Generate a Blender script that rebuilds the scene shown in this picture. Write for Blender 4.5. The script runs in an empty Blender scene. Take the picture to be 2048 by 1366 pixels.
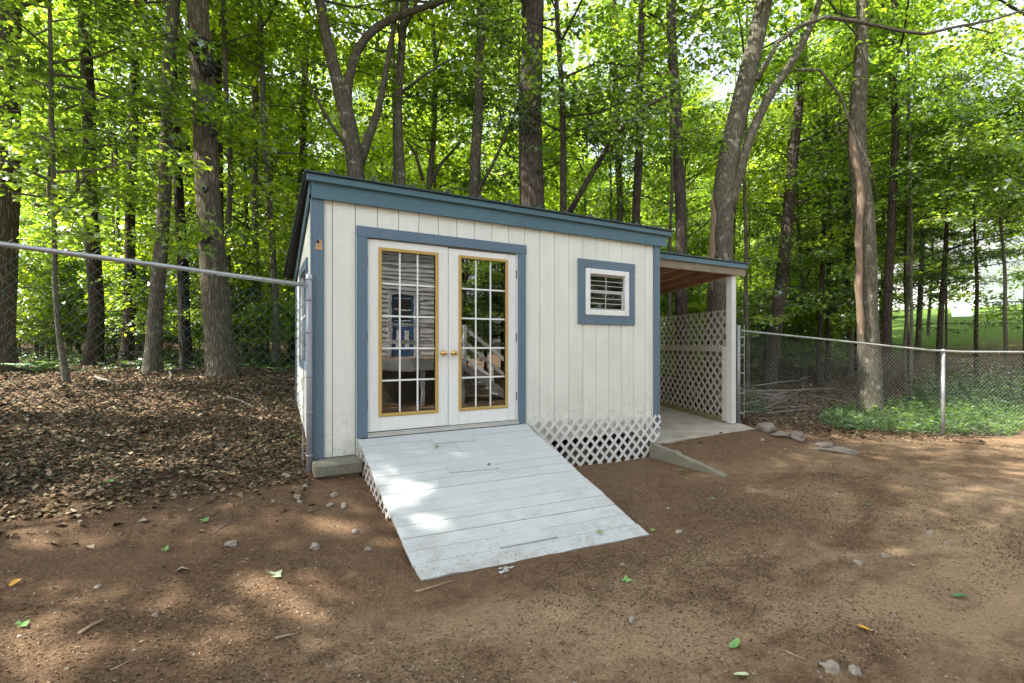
import bpy, bmesh, math, random
import numpy as np
from mathutils import Vector, Matrix, noise as mnoise

S = bpy.context.scene
COL = S.collection
rng = np.random.default_rng(7)
random.seed(7)
R_ = math.radians

# ------------------------------------------------------------------ camera
CAM = np.array([-0.6346, -5.1216, 1.657])
FPX, HY, YAW = 967.0, 690.0, R_(29.5)          # focal length and horizon of the 2048 px wide photograph
FW = np.array([math.sin(YAW), math.cos(YAW), 0.0])
RT = np.array([math.cos(YAW), -math.sin(YAW), 0.0])
cd = bpy.data.cameras.new('camera')
co = bpy.data.objects.new('camera', cd)
COL.objects.link(co)
co.location = CAM
co.rotation_euler = (R_(90), 0, -YAW)
cd.sensor_width = 36.0
cd.lens = 36.0 * FPX / 2048.0
cd.shift_y = (HY - 683.0) / 2048.0
cd.clip_start = 0.05
cd.clip_end = 1000
S.camera = co

# ------------------------------------------------------------------ sky, sun, exposure
SUN = np.array([-0.60, 0.16, 0.78])
SUN /= np.linalg.norm(SUN)
w = bpy.data.worlds.new('World')
S.world = w
w.use_nodes = True
nt = w.node_tree
bg = nt.nodes['Background']
sky = nt.nodes.new('ShaderNodeTexSky')
sky.sky_type = 'NISHITA'
sky.sun_disc = False
sky.sun_elevation = math.asin(SUN[2])
sky.sun_rotation = math.atan2(SUN[0], SUN[1])
sky.air_density = 1.0
sky.dust_density = 2.2
sky.ozone_density = 0.7
hs = nt.nodes.new('ShaderNodeHueSaturation')          # thin high cloud takes most of the blue out of the sky
hs.inputs['Saturation'].default_value = 0.45
nt.links.new(sky.outputs[0], hs.inputs['Color'])
nt.links.new(hs.outputs[0], bg.inputs[0])
bg.inputs[1].default_value = 0.15
sl = bpy.data.lights.new('sun', 'SUN')
sl.energy = 3.7
sl.angle = R_(0.53)
sl.color = (1.0, 0.95, 0.86)
so = bpy.data.objects.new('sun', sl)
COL.objects.link(so)
so.rotation_euler = Vector(tuple(SUN)).to_track_quat('Z', 'Y').to_euler()
S.view_settings.view_transform = 'Standard'
S.view_settings.look = 'None'
S.view_settings.gamma = 1.0
S.view_settings.exposure = 2.08
S.render.engine = 'CYCLES'
cy = S.cycles
cy.use_denoising = True
cy.max_bounces = 8
cy.diffuse_bounces = 6
cy.glossy_bounces = 3
cy.transmission_bounces = 4
cy.transparent_max_bounces = 8
cy.caustics_reflective = False
cy.caustics_refractive = False
cy.sample_clamp_indirect = 6.0
cy.use_adaptive_sampling = True
cy.adaptive_threshold = 0.02

# ------------------------------------------------------------------ placing helpers
def ray(u, v):
    return FW + RT * (u - 1024.0) / FPX + np.array([0, 0, 1.0]) * (HY - v) / FPX
def at(u, v, d):
    return CAM + ray(u, v) * d
def on_y(u, v, y):
    r = ray(u, v)
    return CAM + r * ((y - CAM[1]) / r[1])
def project(P):
    d = P - CAM
    z = d @ FW
    zz = np.where(np.abs(z) < 1e-6, 1e-6, z)
    return 1024 + FPX * (d @ RT) / zz, HY - FPX * d[..., 2] / zz, z

# ------------------------------------------------------------------ material helpers
def mat(name):
    m = bpy.data.materials.new(name)
    m.use_nodes = True
    return m, m.node_tree, m.node_tree.nodes['Principled BSDF']
def N(t, kind, **kw):
    n = t.nodes.new(kind)
    for k, v in kw.items():
        if k.startswith('i_'):
            key = k[2:]
            n.inputs[int(key) if key.isdigit() else key].default_value = v
        else:
            setattr(n, k, v)
    return n
def coords(t, scale=(1, 1, 1), kind='Object', rnd=False):
    tc = N(t, 'ShaderNodeTexCoord')
    mp = N(t, 'ShaderNodeMapping')
    mp.inputs['Scale'].default_value = scale
    t.links.new(tc.outputs[kind], mp.inputs[0])
    if rnd:
        oi = N(t, 'ShaderNodeObjectInfo')
        ml = N(t, 'ShaderNodeMath', operation='MULTIPLY')
        ml.inputs[1].default_value = 37.0
        t.links.new(oi.outputs['Random'], ml.inputs[0])
        t.links.new(ml.outputs[0], mp.inputs['Location'])
    return mp.outputs[0]
def noise(t, vec, scale, detail=4, rough=0.6, dist=0.0):
    n = N(t, 'ShaderNodeTexNoise', i_Scale=scale, i_Detail=detail, i_Roughness=rough, i_Distortion=dist)
    t.links.new(vec, n.inputs['Vector'])
    return n.outputs[0]
def ramp(t, fac, stops):
    r = N(t, 'ShaderNodeValToRGB')
    el = r.color_ramp.elements
    while len(el) < len(stops):
        el.new(0.5)
    for e, (p, c) in zip(el, stops):
        e.position = p
        e.color = (*c, 1) if len(c) == 3 else c
    t.links.new(fac, r.inputs[0])
    return r.outputs[0]
def mix(t, fac, a, b, mode='MIX'):
    m = N(t, 'ShaderNodeMix', data_type='RGBA', blend_type=mode)
    if isinstance(fac, (int, float)):
        m.inputs[0].default_value = fac
    else:
        t.links.new(fac, m.inputs[0])
    for s, i in ((a, 6), (b, 7)):
        if isinstance(s, tuple):
            m.inputs[i].default_value = (*s[:3], 1)
        else:
            t.links.new(s, m.inputs[i])
    return m.outputs[2]
def math_(t, op, a, b=None):
    m = N(t, 'ShaderNodeMath', operation=op)
    for i, s in enumerate((a, b)):
        if s is None:
            continue
        if isinstance(s, (int, float)):
            m.inputs[i].default_value = s
        else:
            t.links.new(s, m.inputs[i])
    return m.outputs[0]
def bump(t, b, h, strength, dist=0.01):
    n = N(t, 'ShaderNodeBump', i_Strength=strength, i_Distance=dist)
    t.links.new(h, n.inputs['Height'])
    t.links.new(n.outputs[0], b.inputs['Normal'])

def paint(name, col, dirt=(0.25, 0.24, 0.2), grain=(6, 6, 90), amount=0.35, rough=0.6, bstr=0.35, chips=0.0, under=(0.2, 0.15, 0.1)):
    """Painted wood: slight tone shifts, dirt, grain relief, optional chips to bare wood."""
    m, t, b = mat(name)
    v = coords(t, rnd=True)
    big = noise(t, v, 1.7, 5, 0.65)
    dm = ramp(t, big, [(0.45, (0, 0, 0)), (0.78, (1, 1, 1))])
    c = mix(t, math_(t, 'MULTIPLY', dm, amount), col, dirt)
    oi = N(t, 'ShaderNodeObjectInfo')
    c = mix(t, math_(t, 'MULTIPLY', oi.outputs['Random'], 0.10), c, tuple(x * 0.55 for x in col))
    fine = noise(t, coords(t, grain), 1.0, 5, 0.7)
    c = mix(t, 0.22, c, ramp(t, fine, [(0.3, tuple(x * 0.55 for x in col)), (0.7, tuple(min(1, x * 1.15) for x in col))]))
    sp = noise(t, coords(t, rnd=True), 38, 2, 0.5)
    c = mix(t, math_(t, 'MULTIPLY', ramp(t, sp, [(0.70, (0, 0, 0)), (0.76, (1, 1, 1))]), 0.4), c, dirt)
    if name == 'white_siding_paint':          # rain streaks and mud splashed up from the ground
        stk = noise(t, coords(t, (9, 9, .55), rnd=True), 1.6, 5, 0.65)
        c = mix(t, math_(t, 'MULTIPLY', ramp(t, stk, [(0.52, (0, 0, 0)), (0.74, (1, 1, 1))]), 0.24), c, (0.44, 0.45, 0.36))
        gp = N(t, 'ShaderNodeNewGeometry')
        sx = N(t, 'ShaderNodeSeparateXYZ'); t.links.new(gp.outputs['Position'], sx.inputs[0])
        hi_ = N(t, 'ShaderNodeMapRange', i_1=0.45, i_2=1.15, i_3=1.0, i_4=0.0); t.links.new(sx.outputs[2], hi_.inputs[0])
        mud = math_(t, 'MULTIPLY', hi_.outputs[0], ramp(t, noise(t, coords(t, (1, 1, 1), rnd=True), 14, 6, 0.75), [(0.48, (0, 0, 0)), (0.68, (1, 1, 1))]))
        c = mix(t, math_(t, 'MULTIPLY', mud, 0.6), c, (0.30, 0.25, 0.18))
    if name == 'pale_grey_deck_paint':
        sc_ = noise(t, coords(t, (1.5, 9, 9), rnd=True), 5, 7, 0.75, 0.8)
        c = mix(t, math_(t, 'MULTIPLY', ramp(t, sc_, [(0.56, (0, 0, 0)), (0.72, (1, 1, 1))]), 0.55), c, (0.30, 0.29, 0.26))
        sp2 = noise(t, coords(t, rnd=True), 70, 3, 0.6)
        c = mix(t, math_(t, 'MULTIPLY', ramp(t, sp2, [(0.68, (0, 0, 0)), (0.73, (1, 1, 1))]), 0.7), c, (0.20, 0.18, 0.15))
    if name == 'pale_grey_deck_paint':        # soil trodden onto the foot of the ramp
        gp = N(t, 'ShaderNodeNewGeometry')
        sx = N(t, 'ShaderNodeSeparateXYZ'); t.links.new(gp.outputs['Position'], sx.inputs[0])
        lo_ = N(t, 'ShaderNodeMapRange', i_1=0.02, i_2=0.36, i_3=1.0, i_4=0.15); t.links.new(sx.outputs[2], lo_.inputs[0])
        md = math_(t, 'MULTIPLY', lo_.outputs[0], ramp(t, noise(t, coords(t, (1, 1, 1), 'Object', True), 3.2, 8, 0.72, 0.4), [(0.50, (0, 0, 0)), (0.70, (1, 1, 1))]))
        c = mix(t, math_(t, 'MULTIPLY', md, 0.6), c, (0.27, 0.22, 0.165))
    if chips:
        ch = noise(t, coords(t, (3, 3, 3), rnd=True), 4.5, 8, 0.75)
        c = mix(t, ramp(t, ch, [(1 - chips, (0, 0, 0)), (1 - chips + 0.015, (1, 1, 1))]), c, under)
    t.links.new(c, b.inputs['Base Color'])
    b.inputs['Roughness'].default_value = rough
    b.inputs['Specular IOR Level'].default_value = 0.3
    bump(t, b, fine, bstr, 0.004)
    return m

M = {}
M['siding'] = paint('white_siding_paint', (0.78, 0.785, 0.70), (0.40, 0.41, 0.32), (1.2, 1.2, 75), 0.30, 0.65, 0.55)
M['white'] = paint('white_door_paint', (0.80, 0.80, 0.76), (0.48, 0.48, 0.40), (60, 60, 3), 0.18, 0.5, 0.15)
M['trim'] = paint('blue_trim_paint', (0.122, 0.182, 0.238), (0.075, 0.11, 0.135), (50, 50, 3), 0.3, 0.55, 0.25, 0.27, (0.05, 0.06, 0.07))
M['trimh'] = paint('blue_trim_paint_level', (0.122, 0.182, 0.238), (0.075, 0.11, 0.135), (3, 50, 50), 0.3, 0.55, 0.25, 0.27, (0.05, 0.06, 0.07))
M['fascia'] = paint('fascia_trim_paint', (0.085, 0.160, 0.195), (0.05, 0.09, 0.11), (3, 50, 50), 0.35, 0.5, 0.2)  # same paint as the trim, in a darker, greener tone
M['ramp'] = paint('pale_grey_deck_paint', (0.525, 0.545, 0.54), (0.34, 0.34, 0.31), (2.5, 45, 45), 0.45, 0.55, 0.35, 0.315, (0.14, 0.10, 0.08))
M['lattice'] = paint('white_lattice_vinyl', (0.74, 0.73, 0.70), (0.40, 0.36, 0.30), (20, 20, 20), 0.35, 0.5, 0.1)
M['lattice_old'] = paint('weathered_lattice_wood', (0.62, 0.565, 0.48), (0.30, 0.25, 0.20), (20, 20, 20), 0.5, 0.7, 0.2)
M['post'] = paint('worn_white_post_paint', (0.66, 0.65, 0.62), (0.36, 0.34, 0.31), (50, 50, 3), 0.5, 0.6, 0.3)
M['gold'] = paint('ochre_moulding_paint', (0.50, 0.335, 0.10), (0.30, 0.22, 0.10), (20, 20, 20), 0.3, 0.5, 0.1)
M['vinyl'] = paint('white_vinyl', (0.80, 0.80, 0.78), (0.55, 0.54, 0.50), (8, 8, 8), 0.15, 0.35, 0.03)
M['alum'] = paint('dull_window_bars', (0.45, 0.44, 0.41), (0.3, 0.3, 0.28), (8, 8, 8), 0.15, 0.4, 0.03)
M['sill'] = paint('worn_threshold', (0.50, 0.49, 0.45), (0.25, 0.22, 0.18), (3, 50, 50), 0.5, 0.6, 0.2)

def wood(name, a, bb, grain, rough=0.75):
    m, t, b = mat(name)
    v = coords(t, grain, rnd=True)
    n1 = noise(t, v, 1.0, 6, 0.7, 0.5)
    c = ramp(t, n1, [(0.25, a), (0.75, bb)])
    st = noise(t, coords(t, rnd=True), 2.3, 4)
    c = mix(t, math_(t, 'MULTIPLY', ramp(t, st, [(0.5, (0, 0, 0)), (0.75, (1, 1, 1))]), 0.45), c, tuple(x * 0.45 for x in a))
    t.links.new(c, b.inputs['Base Color'])
    b.inputs['Roughness'].default_value = rough
    bump(t, b, n1, 0.4, 0.004)
    return m
M['beam'] = wood('weathered_beam', (0.16, 0.13, 0.09), (0.30, 0.25, 0.17), (3, 40, 40))
M['rafter'] = wood('brown_rafter', (0.30, 0.155, 0.08), (0.50, 0.28, 0.15), (40, 3, 40))
M['deckwood'] = wood('brown_roof_sheathing', (0.18, 0.095, 0.052), (0.34, 0.19, 0.105), (6, 6, 6))
M['pt'] = wood('treated_rail', (0.24, 0.20, 0.09), (0.38, 0.32, 0.16), (3, 3, 40))
M['rawwood'] = wood('bare_wood', (0.40, 0.22, 0.11), (0.66, 0.44, 0.26), (90, 40, 40))
M['stick'] = wood('dry_stick', (0.22, 0.15, 0.09), (0.42, 0.31, 0.20), (25, 25, 25))
M['deadwood'] = wood('grey_dead_branch', (0.13, 0.11, 0.09), (0.27, 0.24, 0.20), (15, 15, 15))

def simple(name, col, rough=0.5, metal=0.0, nscale=20, var=0.25):
    m, t, b = mat(name)
    n1 = noise(t, coords(t), nscale, 4)
    c = ramp(t, n1, [(0.3, tuple(x * (1 - var) for x in col)), (0.7, tuple(min(1, x * (1 + var)) for x in col))])
    t.links.new(c, b.inputs['Base Color'])
    b.inputs['Roughness'].default_value = rough
    b.inputs['Metallic'].default_value = metal
    return m
M['brass'] = simple('brass', (0.62, 0.40, 0.13), 0.18, 1.0, 30, 0.1)
M['rust'] = simple('rusty_hinge', (0.16, 0.06, 0.03), 0.8, 0.2, 60)
M['galv'] = simple('galvanised_pipe', (0.42, 0.43, 0.44), 0.42, 0.7, 40, 0.2)
M['galvdull'] = simple('dull_galvanised_pipe', (0.30, 0.31, 0.31), 0.6, 0.5, 40, 0.3)
M['wire'] = simple('galvanised_wire', (0.26, 0.27, 0.26), 0.5, 0.5, 30, 0.2)
M['greenwire'] = simple('green_coated_wire', (0.020, 0.050, 0.036), 0.45, 0.0, 30, 0.2)
M['postgrey'] = paint('lavender_grey_post', (0.30, 0.30, 0.335), (0.17, 0.16, 0.15), (20, 20, 3), 0.4, 0.5, 0.15)
M['roofmetal'] = simple('dark_green_roof_metal', (0.045, 0.066, 0.066), 0.45, 0.3, 15, 0.25)
M['dark'] = simple('interior_shade_dark', (0.035, 0.032, 0.028), 0.9)  # the shade inside put into a near-black colour
M['gap'] = simple('dark_gap', (0.02, 0.018, 0.016), 0.9)
M['grip'] = paint('painted_grip_pad', (0.46, 0.51, 0.53), (0.30, 0.30, 0.28), (30, 30, 30), 0.35, 0.6, 0.3)

def concrete(name, a, bb, stain):
    m, t, b = mat(name)
    v = coords(t)
    n1 = noise(t, v, 3.0, 6, 0.65)
    n2 = noise(t, v, 45, 5, 0.7)
    c = ramp(t, n1, [(0.3, a), (0.7, bb)])
    c = mix(t, ramp(t, noise(t, v, 1.6, 5, 0.7), [(0.5, (0, 0, 0)), (0.68, (0.8, 0.8, 0.8))]), c, stain)
    c = mix(t, 0.3, c, ramp(t, n2, [(0.3, tuple(x * 0.5 for x in a)), (0.7, tuple(min(1, x * 1.3) for x in bb))]))
    t.links.new(c, b.inputs['Base Color'])
    b.inputs['Roughness'].default_value = 0.9
    bump(t, b, n2, 0.5, 0.006)
    return m
M['slab'] = concrete('slab_concrete', (0.34, 0.295, 0.23), (0.47, 0.42, 0.345), (0.25, 0.17, 0.11))
M['block'] = concrete('old_block_concrete', (0.13, 0.12, 0.085), (0.25, 0.235, 0.175), (0.07, 0.07, 0.045))
M['stone'] = concrete('field_stone', (0.140, 0.112, 0.084), (0.280, 0.238, 0.196), (0.112, 0.084, 0.063))
M['pebble'] = concrete('pale_pebble', (0.22, 0.185, 0.145), (0.36, 0.32, 0.27), (0.17, 0.13, 0.10))

def glass_mat(name, ior, tint=(0.9, 0.93, 0.9), wav=0.012):
    m, t, b = mat(name)
    t.nodes.remove(b)
    out = t.nodes['Material Output']
    tr = N(t, 'ShaderNodeBsdfTransparent'); tr.inputs[0].default_value = (*tint, 1)
    gl = N(t, 'ShaderNodeBsdfGlossy'); gl.inputs['Roughness'].default_value = 0.005
    gl.inputs[0].default_value = (0.97, 0.97, 0.97, 1)
    fr = N(t, 'ShaderNodeFresnel', i_IOR=ior)
    bn = N(t, 'ShaderNodeBump', i_Strength=1.0, i_Distance=wav)
    t.links.new(noise(t, coords(t, (1.0, 1.0, 2.2)), 2.4, 2, 0.4), bn.inputs['Height'])
    t.links.new(bn.outputs[0], gl.inputs['Normal'])
    mx = N(t, 'ShaderNodeMixShader')
    t.links.new(fr.outputs[0], mx.inputs[0]); t.links.new(tr.outputs[0], mx.inputs[1]); t.links.new(gl.outputs[0], mx.inputs[2])
    t.links.new(mx.outputs[0], out.inputs[0])
    return m
M['glass'] = glass_mat('door_glass', 2.65, wav=0.0006)
M['glass2'] = glass_mat('window_glass', 1.6, wav=0.004)

def bark(name, a, bb, scale=1.0, lichen=None, lam=0.0, depth=0.02):
    m, t, b = mat(name)
    v = coords(t, (17 * scale, 17 * scale, 1.9 * scale), rnd=True)
    vo = N(t, 'ShaderNodeTexVoronoi', feature='DISTANCE_TO_EDGE', i_Scale=2.2)
    wn = N(t, 'ShaderNodeTexNoise', i_Scale=1.2, i_Detail=4)
    t.links.new(v, wn.inputs['Vector'])
    va = N(t, 'ShaderNodeVectorMath', operation='ADD')
    t.links.new(v, va.inputs[0]); t.links.new(wn.outputs['Color'], va.inputs[1])
    t.links.new(va.outputs[0], vo.inputs['Vector'])
    n1 = noise(t, v, 2.5, 6, 0.7)
    h = math_(t, 'ADD', math_(t, 'MULTIPLY', ramp(t, vo.outputs['Distance'], [(0.0, (0, 0, 0)), (0.35, (1, 1, 1))]), 0.45), math_(t, 'MULTIPLY', n1, 0.9))
    c = ramp(t, h, [(0.30, tuple(x * 0.5 for x in a)), (0.62, a), (1.0, bb)])
    if lichen:
        ln = noise(t, coords(t, rnd=True), 5.5, 6, 0.7)
        c = mix(t, ramp(t, ln, [(0.62 - lam, (0, 0, 0)), (0.70 - lam, (1, 1, 1))]), c, lichen)
    t.links.new(c, b.inputs['Base Color'])
    b.inputs['Roughness'].default_value = 0.92
    b.inputs['Specular IOR Level'].default_value = 0.15
    bump(t, b, h, 0.9, depth)
    return m
M['bark_oak'] = bark('oak_bark', (0.10, 0.084, 0.058), (0.25, 0.215, 0.155), 0.9, (0.2, 0.21, 0.14), -.02, 0.03)
M['bark_grey'] = bark('grey_maple_bark', (0.095, 0.084, 0.060), (0.205, 0.188, 0.145), 1.2, (0.23, 0.235, 0.18), 0.05, 0.012)
M['bark_dark'] = bark('dark_hemlock_bark', (0.052, 0.043, 0.031), (0.125, 0.105, 0.08), 1.0, None, 0, 0.025)
M['bark_pine'] = bark('pine_bark', (0.085, 0.068, 0.055), (0.20, 0.17, 0.14), 1.0, (0.17, 0.17, 0.15), -0.03, 0.03)
M['bark_thin'] = bark('young_bark', (0.11, 0.10, 0.075), (0.22, 0.205, 0.16), 2.0, (0.2, 0.22, 0.15), 0.03, 0.006)
M['snag'] = bark('charred_snag', (0.028, 0.024, 0.020), (0.10, 0.085, 0.07), 0.8, (0.12, 0.10, 0.08), -0.02, 0.02)
M['scar'] = wood('bare_scar_wood', (0.085, 0.055, 0.034), (0.26, 0.18, 0.115), (30, 30, 4))
M['moss'] = simple('black_moss', (0.022, 0.022, 0.016), 1.0, 0, 25, 0.5)

def leaf_mat(name, refl, trans, tamt=0.55, gloss=0.25, lo=0.5, hi=1.5):
    m, t, b = mat(name)
    t.nodes.remove(b)
    out = t.nodes['Material Output']
    at_ = N(t, 'ShaderNodeAttribute', attribute_name='tint')
    sc = N(t, 'ShaderNodeMapRange', i_3=lo, i_4=hi)
    t.links.new(at_.outputs['Fac'], sc.inputs[0])
    def tinted(c):
        m_ = N(t, 'ShaderNodeVectorMath', operation='SCALE')
        # older leaves bluish, young ones yellower
        col = ramp(t, at_.outputs['Fac'], [(0.0, (c[0] * 0.75, c[1] * 0.9, c[2] * 1.15)), (1.0, (c[0] * 1.2, c[1] * 1.05, c[2] * 0.8))])
        t.links.new(col, m_.inputs[0]); t.links.new(sc.outputs[0], m_.inputs['Scale'])
        return m_.outputs[0]
    d = N(t, 'ShaderNodeBsdfDiffuse'); t.links.new(tinted(refl), d.inputs[0])
    r = N(t, 'ShaderNodeBsdfTranslucent'); t.links.new(tinted(trans), r.inputs[0])
    mx = N(t, 'ShaderNodeMixShader', i_0=tamt)
    t.links.new(d.outputs[0], mx.inputs[1]); t.links.new(r.outputs[0], mx.inputs[2])
    g = N(t, 'ShaderNodeBsdfGlossy'); g.inputs['Roughness'].default_value = 0.42
    g.inputs[0].default_value = (0.9, 0.95, 0.9, 1)
    fr = N(t, 'ShaderNodeFresnel', i_IOR=1.4)
    m2 = N(t, 'ShaderNodeMixShader')
    t.links.new(math_(t, 'MULTIPLY', fr.outputs[0], gloss), m2.inputs[0])
    t.links.new(mx.outputs[0], m2.inputs[1]); t.links.new(g.outputs[0], m2.inputs[2])
    t.links.new(m2.outputs[0], out.inputs[0])
    return m
M['leaf'] = leaf_mat('maple_leaf', (0.085, 0.155, 0.018), (0.36, 0.55, 0.038), 0.6)
M['leaf_dark'] = leaf_mat('dark_leaf', (0.055, 0.115, 0.022), (0.28, 0.44, 0.040), 0.58)
M['leaf_lime'] = leaf_mat('lime_leaf', (0.12, 0.19, 0.016), (0.52, 0.70, 0.038), 0.62)
M['needle'] = leaf_mat('hemlock_needles', (0.042, 0.092, 0.028), (0.11, 0.20, 0.035), 0.4, 0.2)
M['weed'] = leaf_mat('weed_leaf', (0.055, 0.13, 0.03), (0.14, 0.30, 0.04), 0.4)
M['fern'] = leaf_mat('fern_leaf', (0.07, 0.15, 0.035), (0.2, 0.36, 0.05), 0.4)

def litter_mat(name, stops, rough=0.85):
    m, t, b = mat(name)
    at_ = N(t, 'ShaderNodeAttribute', attribute_name='tint')
    t.links.new(ramp(t, at_.outputs['Fac'], stops), b.inputs['Base Color'])
    b.inputs['Roughness'].default_value = rough
    b.inputs['Specular IOR Level'].default_value = 0.2
    return m
M['litter'] = litter_mat('dry_leaf_litter', [(0.0, (0.075, 0.050, 0.029)), (0.35, (0.135, 0.092, 0.052)), (0.7, (0.205, 0.148, 0.088)), (0.94, (0.29, 0.22, 0.142)), (1.0, (0.44, 0.38, 0.28))])
M['mulch'] = litter_mat('mulch_bits', [(0.0, (0.054, 0.036, 0.021)), (0.45, (0.144, 0.095, 0.056)), (0.8, (0.258, 0.178, 0.107)), (0.96, (0.384, 0.295, 0.186)), (1.0, (0.552, 0.492, 0.371))])

def ground_mat():
    m, t, b = mat('ground_soil')
    v = coords(t)
    fine = noise(t, v, 60, 6, 0.75)
    mid = noise(t, v, 7, 6, 0.7)
    big = noise(t, coords(t, (0.55, 1.1, 1)), 1.5, 5, 0.6, 0.6)
    dark = ramp(t, fine, [(0.28, (0.062, 0.037, 0.022)), (0.5, (0.163, 0.099, 0.058)), (0.75, (0.303, 0.191, 0.116))])
    dark = mix(t, ramp(t, mid, [(0.35, (0.556, 0.536, 0.512)), (0.65, (0, 0, 0))]), dark, (0.087, 0.055, 0.033))
    sand = ramp(t, fine, [(0.28, (0.185, 0.125, 0.075)), (0.72, (0.445, 0.316, 0.196))])
    sa = N(t, 'ShaderNodeAttribute', attribute_name='sand')
    sm = math_(t, 'MULTIPLY', ramp(t, math_(t, 'ADD', big, math_(t, 'MULTIPLY', mid, 0.35)), [(0.54, (0, 0, 0)), (0.76, (1, 1, 1))]), sa.outputs['Fac'])
    c = mix(t, sm, dark, sand)
    lf = ramp(t, noise(t, v, 22, 5, 0.7), [(0.3, (0.045, 0.028, 0.018)), (0.55, (0.13, 0.08, 0.048)), (0.75, (0.25, 0.175, 0.115))])
    la = N(t, 'ShaderNodeAttribute', attribute_name='litter')
    c = mix(t, la.outputs['Fac'], c, lf)
    gr = ramp(t, noise(t, v, 12, 5, 0.7), [(0.3, (0.055, 0.10, 0.02)), (0.7, (0.13, 0.20, 0.04))])
    ga = N(t, 'ShaderNodeAttribute', attribute_name='lawn')
    c = mix(t, ga.outputs['Fac'], c, gr)
    t.links.new(c, b.inputs['Base Color'])
    b.inputs['Roughness'].default_value = 0.95
    b.inputs['Specular IOR Level'].default_value = 0.1
    h = math_(t, 'ADD', math_(t, 'MULTIPLY', fine, 0.6), mid)
    bump(t, b, h, 1.0, 0.026)
    return m
M['ground'] = ground_mat()

# ------------------------------------------------------------------ mesh helpers
def link(name, me, m=None, parent=None):
    o = bpy.data.objects.new(name, me)
    COL.objects.link(o)
    if m is not None and me is not None:
        me.materials.append(M[m] if isinstance(m, str) else m)
    if parent is not None:
        o.parent = parent
    return o
def tag(o, label=None, cat=None, group=None, kind=None):
    for k, v in (('label', label), ('category', cat), ('group', group), ('kind', kind)):
        if v:
            o[k] = v
    return o
def thing(name, label, cat, loc=(0, 0, 0), group=None):
    o = link(name, None)
    o.location = loc
    return tag(o, label, cat, group)
def np_mesh(name, V, Fc, tint=None, smooth=False):
    """V (n,3), Fc (k,m) faces with m corners each."""
    me = bpy.data.meshes.new(name)
    V = np.ascontiguousarray(V, dtype=np.float32)
    Fc = np.ascontiguousarray(Fc, dtype=np.int32)
    k, c = Fc.shape
    me.vertices.add(len(V)); me.vertices.foreach_set('co', V.ravel())
    me.loops.add(k * c); me.loops.foreach_set('vertex_index', Fc.ravel())
    me.polygons.add(k); me.polygons.foreach_set('loop_start', np.arange(0, k * c, c, dtype=np.int32))
    if smooth:
        me.polygons.foreach_set('use_smooth', np.ones(k, dtype=bool))
    me.update(calc_edges=True)
    if tint is not None:
        a = me.attributes.new('tint', 'FLOAT', 'FACE')
        a.data.foreach_set('value', np.ascontiguousarray(tint, dtype=np.float32))
    return me
class MB:
    def __init__(s):
        s.v = []; s.f = []
    def add(s, vs, fs):
        k = len(s.v)
        s.v += [tuple(p) for p in vs]
        s.f += [tuple(i + k for i in f) for f in fs]
        return s
    def box(s, x0, x1, y0, y1, z0, z1):
        return s.add([(x0, y0, z0), (x1, y0, z0), (x1, y1, z0), (x0, y1, z0), (x0, y0, z1), (x1, y0, z1), (x1, y1, z1), (x0, y1, z1)],
                     [(0, 3, 2, 1), (4, 5, 6, 7), (0, 1, 5, 4), (1, 2, 6, 5), (2, 3, 7, 6), (3, 0, 4, 7)])
    def tube(s, pts, rad, n=8, cap=True, jitter=None):
        pts = [Vector(tuple(p)) for p in pts]
        rad = list(rad) if hasattr(rad, '__len__') else [rad] * len(pts)
        k = len(s.v)
        d0 = (pts[1] - pts[0]).normalized()
        ref = Vector((1, 0, 0)) if abs(d0.x) < 0.8 else Vector((0, 1, 0))
        a = d0.cross(ref).normalized()
        for i, p in enumerate(pts):
            d = (pts[min(i + 1, len(pts) - 1)] - pts[max(i - 1, 0)]).normalized()
            a = (a - d * a.dot(d)).normalized()
            bb = d.cross(a)
            for j in range(n):
                th = 2 * math.pi * j / n
                r = rad[i] * (jitter(i, th, p) if jitter else 1.0)
                q = p + a * (math.cos(th) * r) + bb * (math.sin(th) * r)
                s.v.append(tuple(q))
        for i in range(len(pts) - 1):
            for j in range(n):
                j2 = (j + 1) % n
                s.f.append((k + i * n + j, k + i * n + j2, k + (i + 1) * n + j2, k + (i + 1) * n + j))
        if cap:
            s.f.append(tuple(k + j for j in reversed(range(n))))
            s.f.append(tuple(k + (len(pts) - 1) * n + j for j in range(n)))
        return s
    def lathe(s, prof, center, axis, n=20):
        """prof = [(radius, along)]"""
        ax = Vector(axis).normalized()
        return s.tube([Vector(center) + ax * h for r, h in prof], [max(r, 1e-4) for r, h in prof], n)
    def mesh(s, name='mesh', smooth=False):
        me = bpy.data.meshes.new(name)
        me.from_pydata(s.v, [], s.f)
        if smooth:
            me.polygons.foreach_set('use_smooth', np.ones(len(me.polygons), dtype=bool))
        me.update()
        return me
    def build(s, name, m, parent=None, smooth=False):
        return link(name, s.mesh(name, smooth), m, parent)
def bev(me, b):
    bm = bmesh.new(); bm.from_mesh(me)
    bmesh.ops.bevel(bm, geom=list(bm.edges), offset=b, segments=1, affect='EDGES', profile=0.5)
    bm.to_mesh(me); bm.free()
    return me
def bbox(name, m, parent, x0, x1, y0, y1, z0, z1, b=0.003):
    """a board with softened edges, its origin at its own middle"""
    c = ((x0 + x1) / 2, (y0 + y1) / 2, (z0 + z1) / 2)
    me = MB().box(x0 - c[0], x1 - c[0], y0 - c[1], y1 - c[1], z0 - c[2], z1 - c[2]).mesh(name)
    if b:
        bev(me, min(b, 0.3 * min(x1 - x0, y1 - y0, z1 - z0)))
    o = link(name, me, m, parent)
    o.location = c
    return o
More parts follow.
